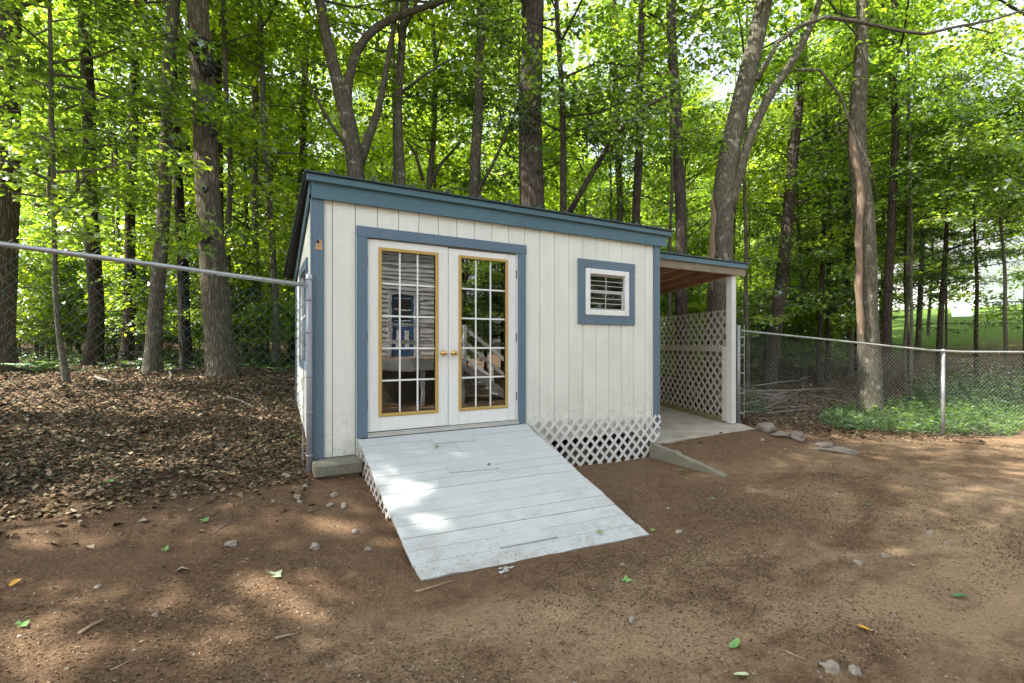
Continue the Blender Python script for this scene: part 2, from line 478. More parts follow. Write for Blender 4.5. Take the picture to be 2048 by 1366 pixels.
def beam(name, m, parent, p, q, wdt, hgt, b=0.003, up=(0, 0, 1)):
    """board from p to q; wdt across, hgt along 'up'"""
    p, q = Vector(tuple(p)), Vector(tuple(q))
    L = (q - p).length
    x = (q - p).normalized()
    y = Vector(up).cross(x).normalized()
    z = x.cross(y)
    me = MB().box(-L / 2, L / 2, -wdt / 2, wdt / 2, -hgt / 2, hgt / 2).mesh(name)
    if b:
        bev(me, min(b, 0.3 * min(wdt, hgt)))
    o = link(name, me, m, parent)
    o.matrix_local = Matrix.Translation((p + q) / 2) @ Matrix((x, y, z)).transposed().to_4x4()
    return o

# ------------------------------------------------------------------ ground
CP = np.array([
    (0.45, -1.93, .028), (2.5, -2.05, -.03), (1.5, -2.0, .0), (-2, -3, .05), (0.5, -3.5, -.02), (3, -3.5, -.03), (6, -3, -.02), (8, -3.5, -.05), (10.4, -1.4, .0), (0.5, -6, -.05),
    (5, -6, -.05), (-4, -6, .05), (0.0, -.25, .40), (-0.6, -.2, .43), (0.6, -.3, .33), (1.5, -1, .06), (2.6, -.5, .06), (3.3, -.2, .07), (4.2, -.2, .04), (4.3, -1.1, 0.0), (6, -.3, .07), (7.0, -.3, .06), (7.3, -1.2, .02),
    (3.5, .8, .1), (1.0, .8, .5), (-2.2, -.1, .52), (-5, -.3, .60), (-1, 3, 1.0), (-4, 4, 1.1), (2, 4.5, .95), (5, 4, .7), (-3, 10, 1.2), (3, 10, 1.15), (0, 20, 1.4), (10, 20, 1.6),
    (7.6, .6, .2), (8.8, 1.8, .35), (8.3, 0.2, .14), (11, .6, .12), (12.5, 4, .55), (10, 6, .75), (13, -2.2, .02), (17, 4, .9), (19, 11, 1.4), (24, 5.5, 1.75), (31.4, 5.5, 2.85), (44, 7.4, 4.3), (30, 18, 2.6), (50, 20, 5), (45, -3, 3.8), (20, -6, .3),
    (-60, 90, 3), (90, 90, 9), (90, -30, 5), (-60, -40, 0), (0, 60, 2.6), (45, 45, 5), (-40, 20, 1.3), (-12, 6, 1.3), (20, -30, 0), (0, -20, -.05), (-10, -12, .05), (10, -12, -.05)], float)
def _tps():
    X = CP[:, :2]; n = len(X)
    d2 = ((X[:, None] - X[None]) ** 2).sum(-1)
    K = 0.5 * d2 * np.log(d2 + 1e-9) + np.eye(n) * 0.02
    P = np.c_[np.ones(n), X]
    A = np.block([[K, P], [P.T, np.zeros((3, 3))]])
    return np.linalg.solve(A, np.r_[CP[:, 2], np.zeros(3)])
TPS = _tps()
def sstep(a, b, x):
    t = np.clip((x - a) / (b - a), 0, 1)
    return t * t * (3 - 2 * t)
def ground_z(x, y):
    x = np.atleast_1d(np.asarray(x, float)); y = np.atleast_1d(np.asarray(y, float))
    P = np.c_[x.ravel(), y.ravel()]
    out = np.empty(len(P))
    for i in range(0, len(P), 20000):
        q = P[i:i + 20000]
        d2 = ((q[:, None] - CP[None, :, :2]) ** 2).sum(-1)
        out[i:i + 20000] = (0.5 * d2 * np.log(d2 + 1e-9)) @ TPS[:-3] + TPS[-3] + q @ TPS[-2:]
    px, py = P[:, 0], P[:, 1]
    out += 0.15 * sstep(4.60, 4.76, px) * sstep(-1.35, -0.1, py) * sstep(8.4, 7.4, px)     # soil banked up behind the kerb
    out = np.minimum(out, 0.20 + 10 * sstep(0.0, 0.4, -py) + 10 * sstep(4.9, 4.6, px) + 10 * sstep(7.6, 8.0, px - np.clip(py - .5, 0, 9) * .35) + 10 * sstep(5.2, 5.9, py))   # below the slab
    rx = (px > 0.50) & (px < 2.42) & (py < 0) & (py > -1.9)
    out = np.where(rx, np.minimum(out, 0.66 + 0.345 * py - 0.05), out)
    return out.reshape(x.shape)
def gz(x, y):
    return float(ground_z(x, y)[0])
def warp(lo, hi, a, b, fine, growth=1.13):
    xs = list(np.arange(a, b + 1e-6, fine))
    s = fine; x = xs[-1]
    while x < hi:
        s = min(s * growth, 6); x += s; xs.append(x)
    s = fine; x = xs[0]; left = []
    while x > lo:
        s = min(s * growth, 6); x -= s; left.append(x)
    return np.array(left[::-1] + xs)
def surface(x, y):
    """height of the soil with its small unevenness, the noise and the litter share"""
    x = np.asarray(x, float); y = np.asarray(y, float)
    z = ground_z(x, y)
    nz = np.array([mnoise.fractal(Vector((a, b_, 0.3)), 0.9, 2.1, 5) for a, b_ in zip(x * 1.3, y * 1.3)])
    fz = np.array([mnoise.fractal(Vector((a, b_, 5.3)), 0.7, 2.1, 3) for a, b_ in zip(x * 7, y * 7)])
    far = sstep(0.5, 6, np.abs(y))
    lit = sstep(-0.5, 0.4, y - litter_edge(x) + 0.3 * nz)
    return z + nz * (0.014 + 0.05 * lit) * (0.6 + 0.4 * far) + fz * 0.0055, nz, lit
def make_ground():
    xs = warp(-120, 160, -3.6, 10.6, 0.05)
    ys = warp(-60, 160, -4.2, 1.2, 0.04)
    X, Y = np.meshgrid(xs, ys)
    Z, nz, lit = surface(X.ravel(), Y.ravel())
    V = np.c_[X.ravel(), Y.ravel(), Z]
    ny, nx = X.shape
    idx = np.arange(nx * ny).reshape(ny, nx)
    Fc = np.c_[idx[:-1, :-1].ravel(), idx[:-1, 1:].ravel(), idx[1:, 1:].ravel(), idx[1:, :-1].ravel()]
    me = np_mesh('ground', V, Fc, smooth=True)
    x_, y_ = V[:, 0], V[:, 1]
    u, v, dep = project(V)
    lawn = sstep(17, 21, dep) * sstep(1540, 1640, u) * (dep > 0) * sstep(60, 50, dep)
    sand = 0.12 + 0.85 * np.clip(sstep(-2.0, -2.6, y_ + 0.10 * (x_ - 1)) * sstep(-1.2, 0.3, x_ + 0.5 * nz) + sstep(-2.7, -3.2, y_) + .45 * sstep(3.6, 5.0, x_ + .4 * nz) * sstep(-.7, -1.2, y_), 0, 1)
    for nme, arr in (('litter', lit), ('lawn', lawn), ('sand', sand)):
        a = me.attributes.new(nme, 'FLOAT', 'POINT')
        a.data.foreach_set('value', np.ascontiguousarray(arr, dtype=np.float32))
    return tag(link('ground', me, 'ground'), 'brown bare soil of the yard running into leaf-strewn woodland floor', None, None, 'structure')
def litter_edge(x):
    """y of the line where bare soil turns into leaf litter (the fence line)"""
    return np.interp(x, [-20, -5, -2, 0.0, 0.3, 4.8, 7.2, 8.5, 10.4, 14, 30], [-.5, -.45, -.35, -.15, 1.0, 1.0, .45, -.35, -1.25, -2.4, -8])
make_ground()

# ------------------------------------------------------------------ shed
SL, SR, DEPTH = 0.0, 4.746, 2.4
BACK = 0.085                          # the side walls close in slightly towards the rear
TOP, ZB = 3.099, 0.53
def rect_minus(r, h):
    """rectangle r minus hole h, as rectangles (x0,x1,z0,z1)"""
    x0, x1, z0, z1 = r
    a0, a1, b0, b1 = max(x0, h[0]), min(x1, h[1]), max(z0, h[2]), min(z1, h[3])
    if a0 >= a1 or b0 >= b1:
        return [r]
    out = []
    if x0 < a0: out.append((x0, a0, z0, z1))
    if a1 < x1: out.append((a1, x1, z0, z1))
    if z0 < b0: out.append((a0, a1, z0, b0))
    if b1 < z1: out.append((a0, a1, b1, z1))
    return out
shed = thing('garden_shed', 'white board-sided shed with blue-grey trim and double glass doors', 'shed', (0, 0, 0))
DOOR = (0.50, 2.36, 0.0, 2.80)
WIN = (3.40, 4.11, 2.03, 2.70)
# front: backing wall and grooved boards
for r in rect_minus((0.02, 4.72, 0.50, 3.2), DOOR):
    for q in rect_minus(r, WIN):
        bbox('wall', 'dark', shed, q[0], q[1], 0.02, 0.09, q[2], q[3], 0)
gx = [0.104] + [0.188 + 0.2254 * k for k in range(20)] + [4.634]
for a, b_ in zip(gx[:-1], gx[1:]):
    zb = 0.53 if b_ < 0.6 else 0.43
    pieces = [(a + .003, b_ - .003, zb, 3.13)]
    for h in ((0.47, 2.40, 0.0, 2.82), (3.36, 4.15, 1.99, 2.74)):
        pieces = [q for r in pieces for q in rect_minus(r, h)]
    for q in pieces:
        if q[1] - q[0] > 0.012 and q[3] - q[2] > 0.02:
            dy = random.uniform(-.0012, .0012)
            bbox('siding_board', 'siding', shed, q[0], q[1], 0.002 + dy, 0.018, q[2], q[3], 0.003)
# corner boards, fascia
bbox('corner_board', 'trim', shed, 0.0, 0.106, -0.022, 0.016, 0.53, 3.11)
bbox('corner_board', 'trim', shed, 4.634, 4.746, -0.022, 0.016, 0.42, 3.11)
bbox('fascia_board', 'fascia', shed, -0.012, 4.852, -0.050, -0.024, 3.097, 3.262, 0.003)
bbox('fascia_cap', 'fascia', shed, -0.060, 4.925, -0.090, -0.0505, 3.255, 3.318, 0.004)
bbox('soffit_board', 'fascia', shed, 0.0, 4.80, -0.0235, 0.1, 3.14, 3.25, 0)
# left side wall, its boards, window and trim
def side_pt(s, z, off=0.0):           # s metres from the front corner along the left wall
    return (0.0 - off + BACK * s / DEPTH, s, z)
def roof_z(y):
    return 3.292 - 0.262 * y
def side_board(name, m, s0, s1, z0a, z1a, z0b, z1b, off, th):
    vs = []
    for o_ in (off, off - th):
        vs += [side_pt(s0, z0a, o_), side_pt(s1, z0b, o_), side_pt(s1, z1b, o_), side_pt(s0, z1a, o_)]
    return MB().add(vs, [(0, 1, 2, 3), (7, 6, 5, 4), (0, 4, 5, 1), (1, 5, 6, 2), (2, 6, 7, 3), (3, 7, 4, 0)]).build(name, m, shed)
k = 0.03
while k < DEPTH - 0.02:
    e = min(k + 0.2254, DEPTH)
    t0, t1 = roof_z(k) - 0.1, roof_z(e) - 0.1
    for (z0, z1) in (((0.55, None),) if not (e > 0.62 and k < 1.50) else ((0.55, 1.45), (2.50, None))):
        side_board('siding_board', 'siding', k + .002, e - .002, z0, z1 or t0, z0, z1 or t1, -0.001, 0.018)
    k = e
side_board('wall', 'dark', 0.09, DEPTH, 0.5, 1.45, 0.5, 1.45, -0.03, 0.03)
side_board('wall', 'dark', 0.09, DEPTH, 2.5, 3.2, 2.5, 2.6, -0.03, 0.03)
side_board('wall', 'dark', 0.09, 0.62, 1.45, 2.5, 1.45, 2.5, -0.03, 0.03)
side_board('wall', 'dark', 1.5, DEPTH, 1.45, 2.5, 1.45, 2.5, -0.03, 0.03)
side_board('corner_board', 'trim', -0.0205, 0.085, 0.53, 3.10, 0.53, 3.10, 0.014, 0.014)
side_board('corner_board', 'trim', DEPTH - 0.1, DEPTH, 0.53, 2.62, 0.53, 2.60, 0.014, 0.014)
side_board('rake_board', 'fascia', -0.02, DEPTH + 0.1, 3.14, 3.27, 3.14 - .262 * 2.5, 3.27 - .262 * 2.5, 0.030, 0.015)
swn = link('side_window', None, None, shed)
for (a, b_, z0, z1) in ((0.50, 0.60, 1.38, 2.60), (1.50, 1.60, 1.38, 2.60), (0.6005, 1.4995, 2.50, 2.60), (0.6005, 1.4995, 1.38, 1.48)):
    o = side_board('window_trim', 'trim', a, b_, z0, z1, z0, z1, 0.02, 0.02); o.parent = swn
for (a, b_, z0, z1) in ((0.602, 0.64, 1.482, 2.498), (1.46, 1.498, 1.482, 2.498), (0.6405, 1.4595, 1.97, 2.01)):
    o = side_board('sash', 'vinyl', a, b_, z0, z1, z0, z1, 0.002, 0.02); o.parent = swn
o = side_board('pane', 'glass2', 0.64, 1.46, 1.482, 2.498, 1.482, 2.498, -0.012, 0.004); o.parent = swn
# remaining walls, floor, roof
bbox('wall', 'siding', shed, BACK, 4.70, DEPTH - 0.03, DEPTH, 0.5, 2.62, 0)
bbox('shade_lining', 'dark', shed, BACK + .03, 4.655, DEPTH - 0.06, DEPTH - .0305, 0.69, 2.60, 0)  # linings added to darken the interior so the door reflections stand out
bbox('shade_lining', 'dark', shed, 4.640, 4.6595, 0.093, DEPTH - .065, 0.69, 2.60, 0)
bbox('wall', 'siding', shed, 4.66, 4.72, 0.092, DEPTH - 0.062, 0.42, 2.60, 0)
MB().add([(4.661, 0.03, 2.602), (4.719, 0.03, 2.602), (4.719, DEPTH - .07, 2.602), (4.661, DEPTH - .07, 2.602), (4.661, 0.03, 3.2), (4.719, 0.03, 3.2), (4.719, DEPTH - .07, 2.62), (4.661, DEPTH - .07, 2.62)],
         [(0, 3, 2, 1), (4, 5, 6, 7), (0, 1, 5, 4), (1, 2, 6, 5), (2, 3, 7, 6), (3, 0, 4, 7)]).build('gable_wall', 'siding', shed)
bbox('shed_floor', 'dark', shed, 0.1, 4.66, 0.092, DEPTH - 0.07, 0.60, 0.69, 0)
rf = MB()
def roof_quad(mb, x0, x1, y0, y1, lift0, lift1):
    a = [(x, y, roof_z(y) + l) for l in (lift0, lift1) for (x, y) in ((x0, y0), (x1, y0), (x1, y1), (x0, y1))]
    mb.add(a, [(0, 3, 2, 1), (4, 5, 6, 7), (0, 1, 5, 4), (1, 2, 6, 5), (2, 3, 7, 6), (3, 0, 4, 7)])
roof_quad(rf, -0.085, 4.945, -0.115, DEPTH + 0.14, 0.006, 0.02)
roof = rf.build('roof', 'roofmetal', shed)
rd = MB(); roof_quad(rd, -0.055, 4.91, -0.0495, DEPTH + 0.11, -0.03, 0.004)
rd.build('roof_sheathing', 'gap', roof)
for i in range(13):                   # standing ribs of the metal sheet
    x = -0.03 + 0.4035 * i + 0.2
    if x > 4.9: break
    mb = MB()
    y0, y1 = -0.118, DEPTH + 0.143
    pr = [(x - .026, .0201), (x - .009, .056), (x + .009, .056), (x + .026, .0201)]
    vs = [(px, y, roof_z(y) + l) for y in (y0, y1) for px, l in pr]
    mb.add(vs, [(0, 1, 2, 3), (7, 6, 5, 4), (0, 4, 5, 1), (1, 5, 6, 2), (2, 6, 7, 3), (3, 7, 4, 0)])
    mb.build('roof_rib', 'roofmetal', roof)
# door casing
casing = link('door_casing', None, None, shed)
bbox('casing_head', 'trimh', casing, 0.421, 2.458, -0.026, 0.0005, 2.775, 2.885)
bbox('casing_side', 'trim', casing, 0.423, 0.530, -0.024, 0.0005, 0.695, 2.7745)
bbox('casing_side', 'trim', casing, 2.345, 2.449, -0.024, 0.0005, 0.695, 2.7745)
bbox('jamb', 'white', casing, 0.505, 0.5295, 0.0015, 0.10, 0.70, 2.79, 0)
bbox('jamb', 'white', casing, 2.3255, 2.352, 0.0015, 0.10, 0.70, 2.79, 0)
bbox('jamb', 'sill', casing, 0.530, 2.325, 0.030, 0.10, 2.768, 2.79, 0)
bbox('threshold', 'sill', casing, 0.531, 2.343, -0.045, 0.09, 0.697, 0.722, 0.004)
bbox('threshold', 'sill', casing, 0.531, 2.343, -0.012, 0.09, 0.7222, 0.737, 0.004)
def make_door(x0, x1, g0, g1, z0, z1, knob_x, hinge_x, lab):
    d = link('glass_door', None, None, shed)
    d['label'] = lab
    gz0, gz1 = 0.897, 2.690
    y0, y1 = 0.004, 0.048
    bbox('stile', 'white', d, x0, g0 + .012, y0, y1, z0, z1)
    bbox('stile', 'white', d, g1 - .012, x1, y0, y1, z0, z1)
    bbox('rail', 'white', d, g0 + .0122, g1 - .0122, y0 + .0004, y1, z0, gz0 + .012)
    bbox('rail', 'white', d, g0 + .0122, g1 - .0122, y0 + .0004, y1, gz1 - .012, z1)
    w_ = 0.036
    for a, b_, c, e in ((g0, g0 + w_, gz0, gz1), (g1 - w_, g1, gz0, gz1), (g0 + w_ + .0003, g1 - w_ - .0003, gz0, gz0 + w_), (g0 + w_ + .0003, g1 - w_ - .0003, gz1 - w_, gz1)):
        bbox('moulding', 'gold', d, a, b_, y0 - .012, y0 + .008, c, e, 0.007)
    a, b_, c, e = g0 + w_, g1 - w_, gz0 + w_, gz1 - w_
    mw = 0.0095
    for i in (1, 2):
        x = a + (b_ - a) * i / 3
        bbox('muntin', 'vinyl', d, x - mw, x + mw, 0.0195, 0.0265, c, e, 0.002)
    for j in (1, 2, 3, 4):
        z = c + (e - c) * j / 5
        bbox('muntin', 'vinyl', d, a, b_, 0.0188, 0.0258, z - mw, z + mw, 0.002)
    for i in range(3):
        for j in range(5):
            xa, xb = a + (b_ - a) * i / 3, a + (b_ - a) * (i + 1) / 3
            za, zc = c + (e - c) * j / 5, c + (e - c) * (j + 1) / 5
            p = link('pane', np_mesh('pane', [(xa, .0215, za), (xb, .0215, za), (xb, .0215, zc), (xa, .0215, zc)], [(0, 1, 2, 3)]), 'glass', d)
    kz = 1.565
    kb = MB()
    kb.lathe([(.002, 0), (.033, .0008), (.034, .004), (.026, .009), (.012, .012), (.011, .03), (.020, .036), (.028, .046), (.029, .056), (.022, .066), (.008, .070), (.002, .0706)], (knob_x, y0 - .0005, kz), (0, -1, 0), 24)
    kb.build('knob', 'brass', d, True)
    for hz in (1.03, 1.75, 2.52):
        bbox('hinge', 'rust', d, hinge_x - .006, hinge_x + .006, -0.004, 0.012, hz - .05, hz + .05, 0.003)
    return d
make_door(0.536, 1.4315, 0.648, 1.316, 0.747, 2.766, 1.372, 0.5325, 'left glass door with ochre moulding, siding reflected in its panes')
make_door(1.4405, 2.3215, 1.560, 2.208, 0.744, 2.755, 1.497, 2.3248, 'right glass door with ochre moulding, stair rails reflected in its panes')
bbox('astragal', 'sill', casing, 1.4325, 1.4395, 0.012, 0.03, 0.745, 2.75, 0.001)
# small window
sw = link('small_window', None, None, shed)
for a, b_, c, e, m_ in ((3.255, 4.256, 2.680, 2.800, 'trimh'), (3.255, 4.254, 1.936, 2.055, 'trimh'), (3.256, 3.372, 2.0555, 2.6795, 'trim'), (4.135, 4.252, 2.0555, 2.6795, 'trim')):
    bbox('window_trim', m_, sw, a, b_, -0.024, 0.0005, c, e)
fx0, fx1, fz0, fz1 = 3.373, 4.134, 2.056, 2.679
for a, b_, c, e in ((fx0, fx0 + .075, fz0, fz1), (fx1 - .068, fx1, fz0, fz1), (fx0 + .0755, fx1 - .0685, fz1 - .07, fz1), (fx0 + .0755, fx1 - .0685, fz0, fz0 + .072)):
    bbox('window_frame', 'vinyl', sw, a, b_, -0.036, 0.03, c, e, 0.008)
ix0, ix1, iz0, iz1 = fx0 + .076, fx1 - .069, fz0 + .073, fz1 - .071
mz = (iz0 + iz1) / 2 + .01
for (z0, z1, yy, inset) in ((mz, iz1, 0.004, 0.012), (iz0, mz - .001, -0.012, 0.05)):
    bbox('sash', 'alum', sw, ix0, ix0 + .012, yy, yy + .02, z0, z1, 0.003)
    bbox('sash', 'alum', sw, ix1 - inset, ix1, yy, yy + .02, z0, z1, 0.003)
    bbox('sash', 'alum', sw, ix0 + .0125, ix1 - inset - .0005, yy, yy + .02, z0, z0 + .022, 0.003)
    bbox('sash', 'alum', sw, ix0 + .0125, ix1 - inset - .0005, yy, yy + .02, z1 - .022, z1, 0.003)
    for i in (1, 2):
        z = z0 + .022 + (z1 - z0 - .044) * i / 3
        bbox('muntin', 'alum', sw, ix0 + .012, ix1 - inset, yy + .006, yy + .012, z - .005, z + .005, 0.001)
    xm = (ix0 + ix1 - inset) / 2
    bbox('muntin', 'alum', sw, xm - .007, xm + .007, yy + .0055, yy + .0115, z0 + .02, z1 - .02, 0.002)
    for i in range(3):
        for j in range(2):
            za = z0 + .02 + (z1 - z0 - .04) * i / 3; zc = z0 + .02 + (z1 - z0 - .04) * (i + 1) / 3
            xa, xb = ((ix0 + .01, xm), (xm, ix1 - inset + .002))[j]
            link('pane', np_mesh('pane', [(xa, yy + .014, za), (xb, yy + .014, za), (xb, yy + .014, zc), (xa, yy + .014, zc)], [(0, 1, 2, 3)]), 'glass2', sw)
# bare patch on the corner board
pm = MB()
pv = [(0.020, 2.60), (0.030, 2.648), (0.038, 2.690), (0.055, 2.700), (0.080, 2.697), (0.087, 2.655), (0.090, 2.60)]
pm.add([(x, -0.0265, z) for x, z in pv] + [(x, -0.021, z) for x, z in pv], [tuple(range(7))] + [(i, i + 7, (i + 1) % 7 + 7, (i + 1) % 7) for i in range(7)])
tag(pm.build('wood_patch', 'rawwood', shed), 'small splintered patch of bare wood with dark top')
bbox('knot', 'gap', shed, 0.036, 0.062, -0.030, -0.0268, 2.660, 2.692, 0.004)
bbox('knot', 'gap', shed, 0.052, 0.058, -0.0285, -0.0268, 2.633, 2.641, 0.002)

# ---- lattices: diagonal slats clipped to a panel
def clip_slats(poly, pitch, wdt, sgn):
    """centre lines of slats at 45 degrees over a convex polygon in (s,z); sgn +1 or -1"""
    poly = [np.array(p, float) for p in poly]
    d = np.array([1, sgn]) / math.sqrt(2); n = np.array([-sgn, 1]) / math.sqrt(2)
    vals = [p @ n for p in poly]
    out = []
    c = math.floor(min(vals) / pitch) * pitch + pitch * 0.5
    while c < max(vals):
        pts = []
        for a, b_ in zip(poly, poly[1:] + poly[:1]):
            va, vb = a @ n - c, b_ @ n - c
            if va * vb < 0:
                t = va / (va - vb); pts.append(a + (b_ - a) * t)
        if len(pts) >= 2:
            pts.sort(key=lambda p: p @ d)
            if np.linalg.norm(pts[-1] - pts[0]) > wdt * 0.8:
                out.append((pts[0], pts[-1]))
        c += pitch
    return out
def lattice(parent, m, origin, along, poly, pitch, wdt, th=0.006, name='slat'):
    ox = Vector(origin); ax = Vector(along).normalized()
    nrm = ax.cross(Vector((0, 0, 1)))
    for sgn, off in ((1, 0.0), (-1, th + 0.0006)):
        for p, q in clip_slats(poly, pitch, wdt, sgn):
            P = ox + ax * float(p[0]) + Vector((0, 0, float(p[1]))) + nrm * (-off)
            Q = ox + ax * float(q[0]) + Vector((0, 0, float(q[1]))) + nrm * (-off)
            beam(name, m, parent, P, Q, th, wdt, 0, up=tuple(ax.cross(Vector((0, 0, 1))).cross((Q - P).normalized())))
sk = link('lattice_skirt', None, None, shed)
sk['label'] = 'white diagonal lattice skirt below the siding right of the ramp'
lattice(sk, 'lattice', (2.45, -0.045, 0), (1, 0, 0), [(0.02, 0.735), (0.35, 0.28), (0.66, 0.07), (1.9, 0.02), (2.05, 0.10), (2.26, 0.33), (2.285, 0.63)], 0.116, 0.039)
# crawl space: footing blocks behind the skirt, block at the corner
for i, (x, lab) in enumerate(((2.75, 'grey footing block behind the lattice next to the ramp'), (3.35, 'grey footing block behind the middle of the lattice'), (3.85, 'grey footing block behind the lattice below the small window'), (4.45, 'grey footing block behind the lattice at the right corner'))):
    o = bbox('footing_block', 'block', None, x - .2, x + .2, 0.12, 0.30, -0.1, 0.24 + .04 * (i % 2), 0.01)
    tag(o, lab, 'block', 'footing blocks under the shed')
cb = thing('corner_block', 'mossy concrete cap block under the left front corner of the shed', 'concrete block')
bbox('cap', 'block', cb, -0.015, 0.43, -0.285, 0.10, 0.405, 0.525, 0.014)
bbox('foot', 'block', cb, 0.01, 0.41, -0.235, 0.10, 0.24, 0.4045, 0.012)

# ------------------------------------------------------------------ ramp
rp = thing('wooden_ramp', 'pale grey painted plank ramp leading up to the glass doors', 'ramp', (0, 0, 0))
RA = np.array([0.425, -0.035, 0.690]); RB = np.array([2.440, -0.035, 0.690])      # top edge
RC = np.array([0.460, -1.915, 0.036]); RD = np.array([2.525, -2.010, -0.022])       # toe
npl = 14
ed = np.cumsum([0] + [random.uniform(0.92, 1.08) for _ in range(npl)]); ed /= ed[-1]
rn = np.cross(RD - RA, RC - RB); rn /= np.linalg.norm(rn)
RMID = (RA + RB + RC + RD) / 4
if rn[2] < 0: rn = -rn
for i in range(npl):
    t0, t1 = ed[i] + random.uniform(.0004, .0013), ed[i + 1] - random.uniform(.0004, .0013)
    s0, s1 = random.uniform(-.006, .006), random.uniform(-.006, .006)
    lift = random.uniform(-.002, .002)
    def pt(t, s):
        l = RA + (RC - RA) * t; r = RB + (RD - RB) * t
        return l + (r - l) * s
    segs = [(0 + s0 / 2, 1 + s1 / 2)]
    if i in (2, 3):                  # a patched pair of boards butted part way across
        segs = [(0 + s0 / 2, 0.475), (0.4765, 1 + s1 / 2)]
    for (a, b_) in segs:
        n_ = 18 if i == npl - 1 else 1
        top = [pt(t0, a + (b_ - a) * j / n_) for j in range(n_ + 1)]
        low = [pt(t1 + (random.uniform(-.006, .002) if i == npl - 1 else 0), a + (b_ - a) * j / n_) for j in range(n_ + 1)]
        mb = MB()
        for j in range(n_):
            q = [top[j], top[j + 1], low[j + 1], low[j]]
            mb.add([p + rn * lift for p in q] + [p + rn * (lift - 0.034) for p in q], [(3, 2, 1, 0), (4, 5, 6, 7), (0, 1, 5, 4), (1, 2, 6, 5), (2, 3, 7, 6), (3, 0, 4, 7)])
        o = mb.build('plank', 'ramp', rp)
        bm = bmesh.new(); bm.from_mesh(o.data); bmesh.ops.remove_doubles(bm, verts=bm.verts, dist=1e-5)
        if n_ == 1: bmesh.ops.bevel(bm, geom=list(bm.edges), offset=0.003, segments=1, affect='EDGES')
        bmesh.ops.recalc_face_normals(bm, faces=bm.faces)
        bm.to_mesh(o.data); bm.free()
def pad(u0, v0, u1, v1, wid, lab):
    """ribbed grip pad lying on the ramp, from pixel (u0,v0) to (u1,v1) along its long side"""
    def hit(u, v):
        r = ray(u, v); return CAM + r * (((RMID - CAM) @ rn) / (r @ rn))
    p, q = hit(u0, v0), hit(u1, v1)
    ax = (q - p); L = np.linalg.norm(ax); ax /= L
    dn = np.cross(ax, rn)
    if dn[2] > 0: dn = -dn
    mb = MB()
    h = 0.006
    def P(s, t, l): return p + ax * s + dn * t + rn * (0.007 + l)
    c = [(0, 0), (L, 0), (L, wid), (0, wid)]
    mb.add([P(s, t, -.016) for s, t in c] + [P(s, t, h) for s, t in c], [(0, 3, 2, 1), (4, 5, 6, 7), (0, 1, 5, 4), (1, 2, 6, 5), (2, 3, 7, 6), (3, 0, 4, 7)])
    o = mb.build('grip_pad', 'ramp', rp); o['label'] = lab
    mb = MB(); nx, ny = int(L / 0.022), int(wid / 0.022)
    for i in range(nx):
        for j in range(ny):
            s = (i + .5) * L / nx; t = (j + .5) * wid / ny
            a, b_ = (.0085, .0035) if (i + j) % 2 else (.0035, .0085)
            mb.add([P(s - a, t, h), P(s, t - b_, h), P(s + a, t, h), P(s, t + b_, h), P(s, t, h + .0035)], [(0, 1, 4), (1, 2, 4), (2, 3, 4), (3, 0, 4)])
    tag(mb.build('tread_relief', 'ramp', o), None, None, None, 'stuff')
pad(862, 879, 945, 873, 0.105, 'ribbed grip pad nearest the doors')
pad(893, 935, 990, 927, 0.105, 'ribbed grip pad half way down with a worn brown spot')
pad(988, 1077, 1100, 1057, 0.12, 'large ribbed grip pad near the foot of the ramp')
# stringers and the lattice on its left side
def stringer(lt, m='beam', name='stringer'):
    p0 = RA + (RB - RA) * lt + np.array([0, 0.01, 0]); p1 = RC + (RD - RC) * lt
    vs = []
    for dx in (-.019, .019):
        vs += [p0 - rn * .037 + [dx, 0, 0], p1 - rn * .037 + [dx, .06, 0], p1 + [dx, .14, -.075], p0 + [dx, 0, -.19]]
    return MB().add(vs, [(0, 1, 2, 3), (7, 6, 5, 4), (0, 4, 5, 1), (1, 5, 6, 2), (2, 6, 7, 3), (3, 7, 4, 0)]).build(name, m, rp)
for lt in (0.03, 0.5, 0.97): stringer(lt)
ls = link('side_lattice', None, None, rp)
lattice(ls, 'lattice_old', (0.43, -0.05, 0), (0.03, -1, 0), [(0.0, 0.32), (0.0, 0.63), (1.05, 0.245), (1.05, 0.12), (0.5, 0.17)], 0.085, 0.030)

# ------------------------------------------------------------------ lean-to on the right, its slab, kerb
lt_ = thing('lean_to', 'open lean-to roof with brown rafters on a white post beside the shed', 'lean-to')
LY, LX0, LX1 = 0.45, 4.80, 7.372
def lz(y): return 3.105 - 0.115 * (y - LY)
lback = 3.0
def slope_box(mb, x0, x1, y0, y1, a, b_):
    v = [(x, y, lz(y) + l) for l in (a, b_) for (x, y) in ((x0, y0), (x1, y0), (x1, y1), (x0, y1))]
    return mb.add(v, [(0, 3, 2, 1), (4, 5, 6, 7), (0, 1, 5, 4), (1, 2, 6, 5), (2, 3, 7, 6), (3, 0, 4, 7)])
bbox('fascia', 'fascia', lt_, LX0, LX1 + .012, LY - .062, LY - .0255, 3.032, 3.110, 0.003)
bbox('header_beam', 'beam', lt_, LX0, LX1, LY - .025, LY + .02, 2.905, 3.07, 0.004)
sheet = slope_box(MB(), LX0, LX1 + .04, LY - .085, lback, 0.008, 0.020).build('roof', 'roofmetal', lt_)
for i in range(7):
    x = LX0 + .22 + .4 * i
    mb = MB(); y0, y1 = LY - .088, lback + .003
    pr = [(x - .024, .0203), (x - .010, .044), (x + .010, .044), (x + .024, .0203)]
    mb.add([(px, y, lz(y) + l) for y in (y0, y1) for px, l in pr], [(0, 1, 2, 3), (7, 6, 5, 4), (0, 4, 5, 1), (1, 5, 6, 2), (2, 6, 7, 3), (3, 7, 4, 0)])
    mb.build('roof_rib', 'roofmetal', sheet)
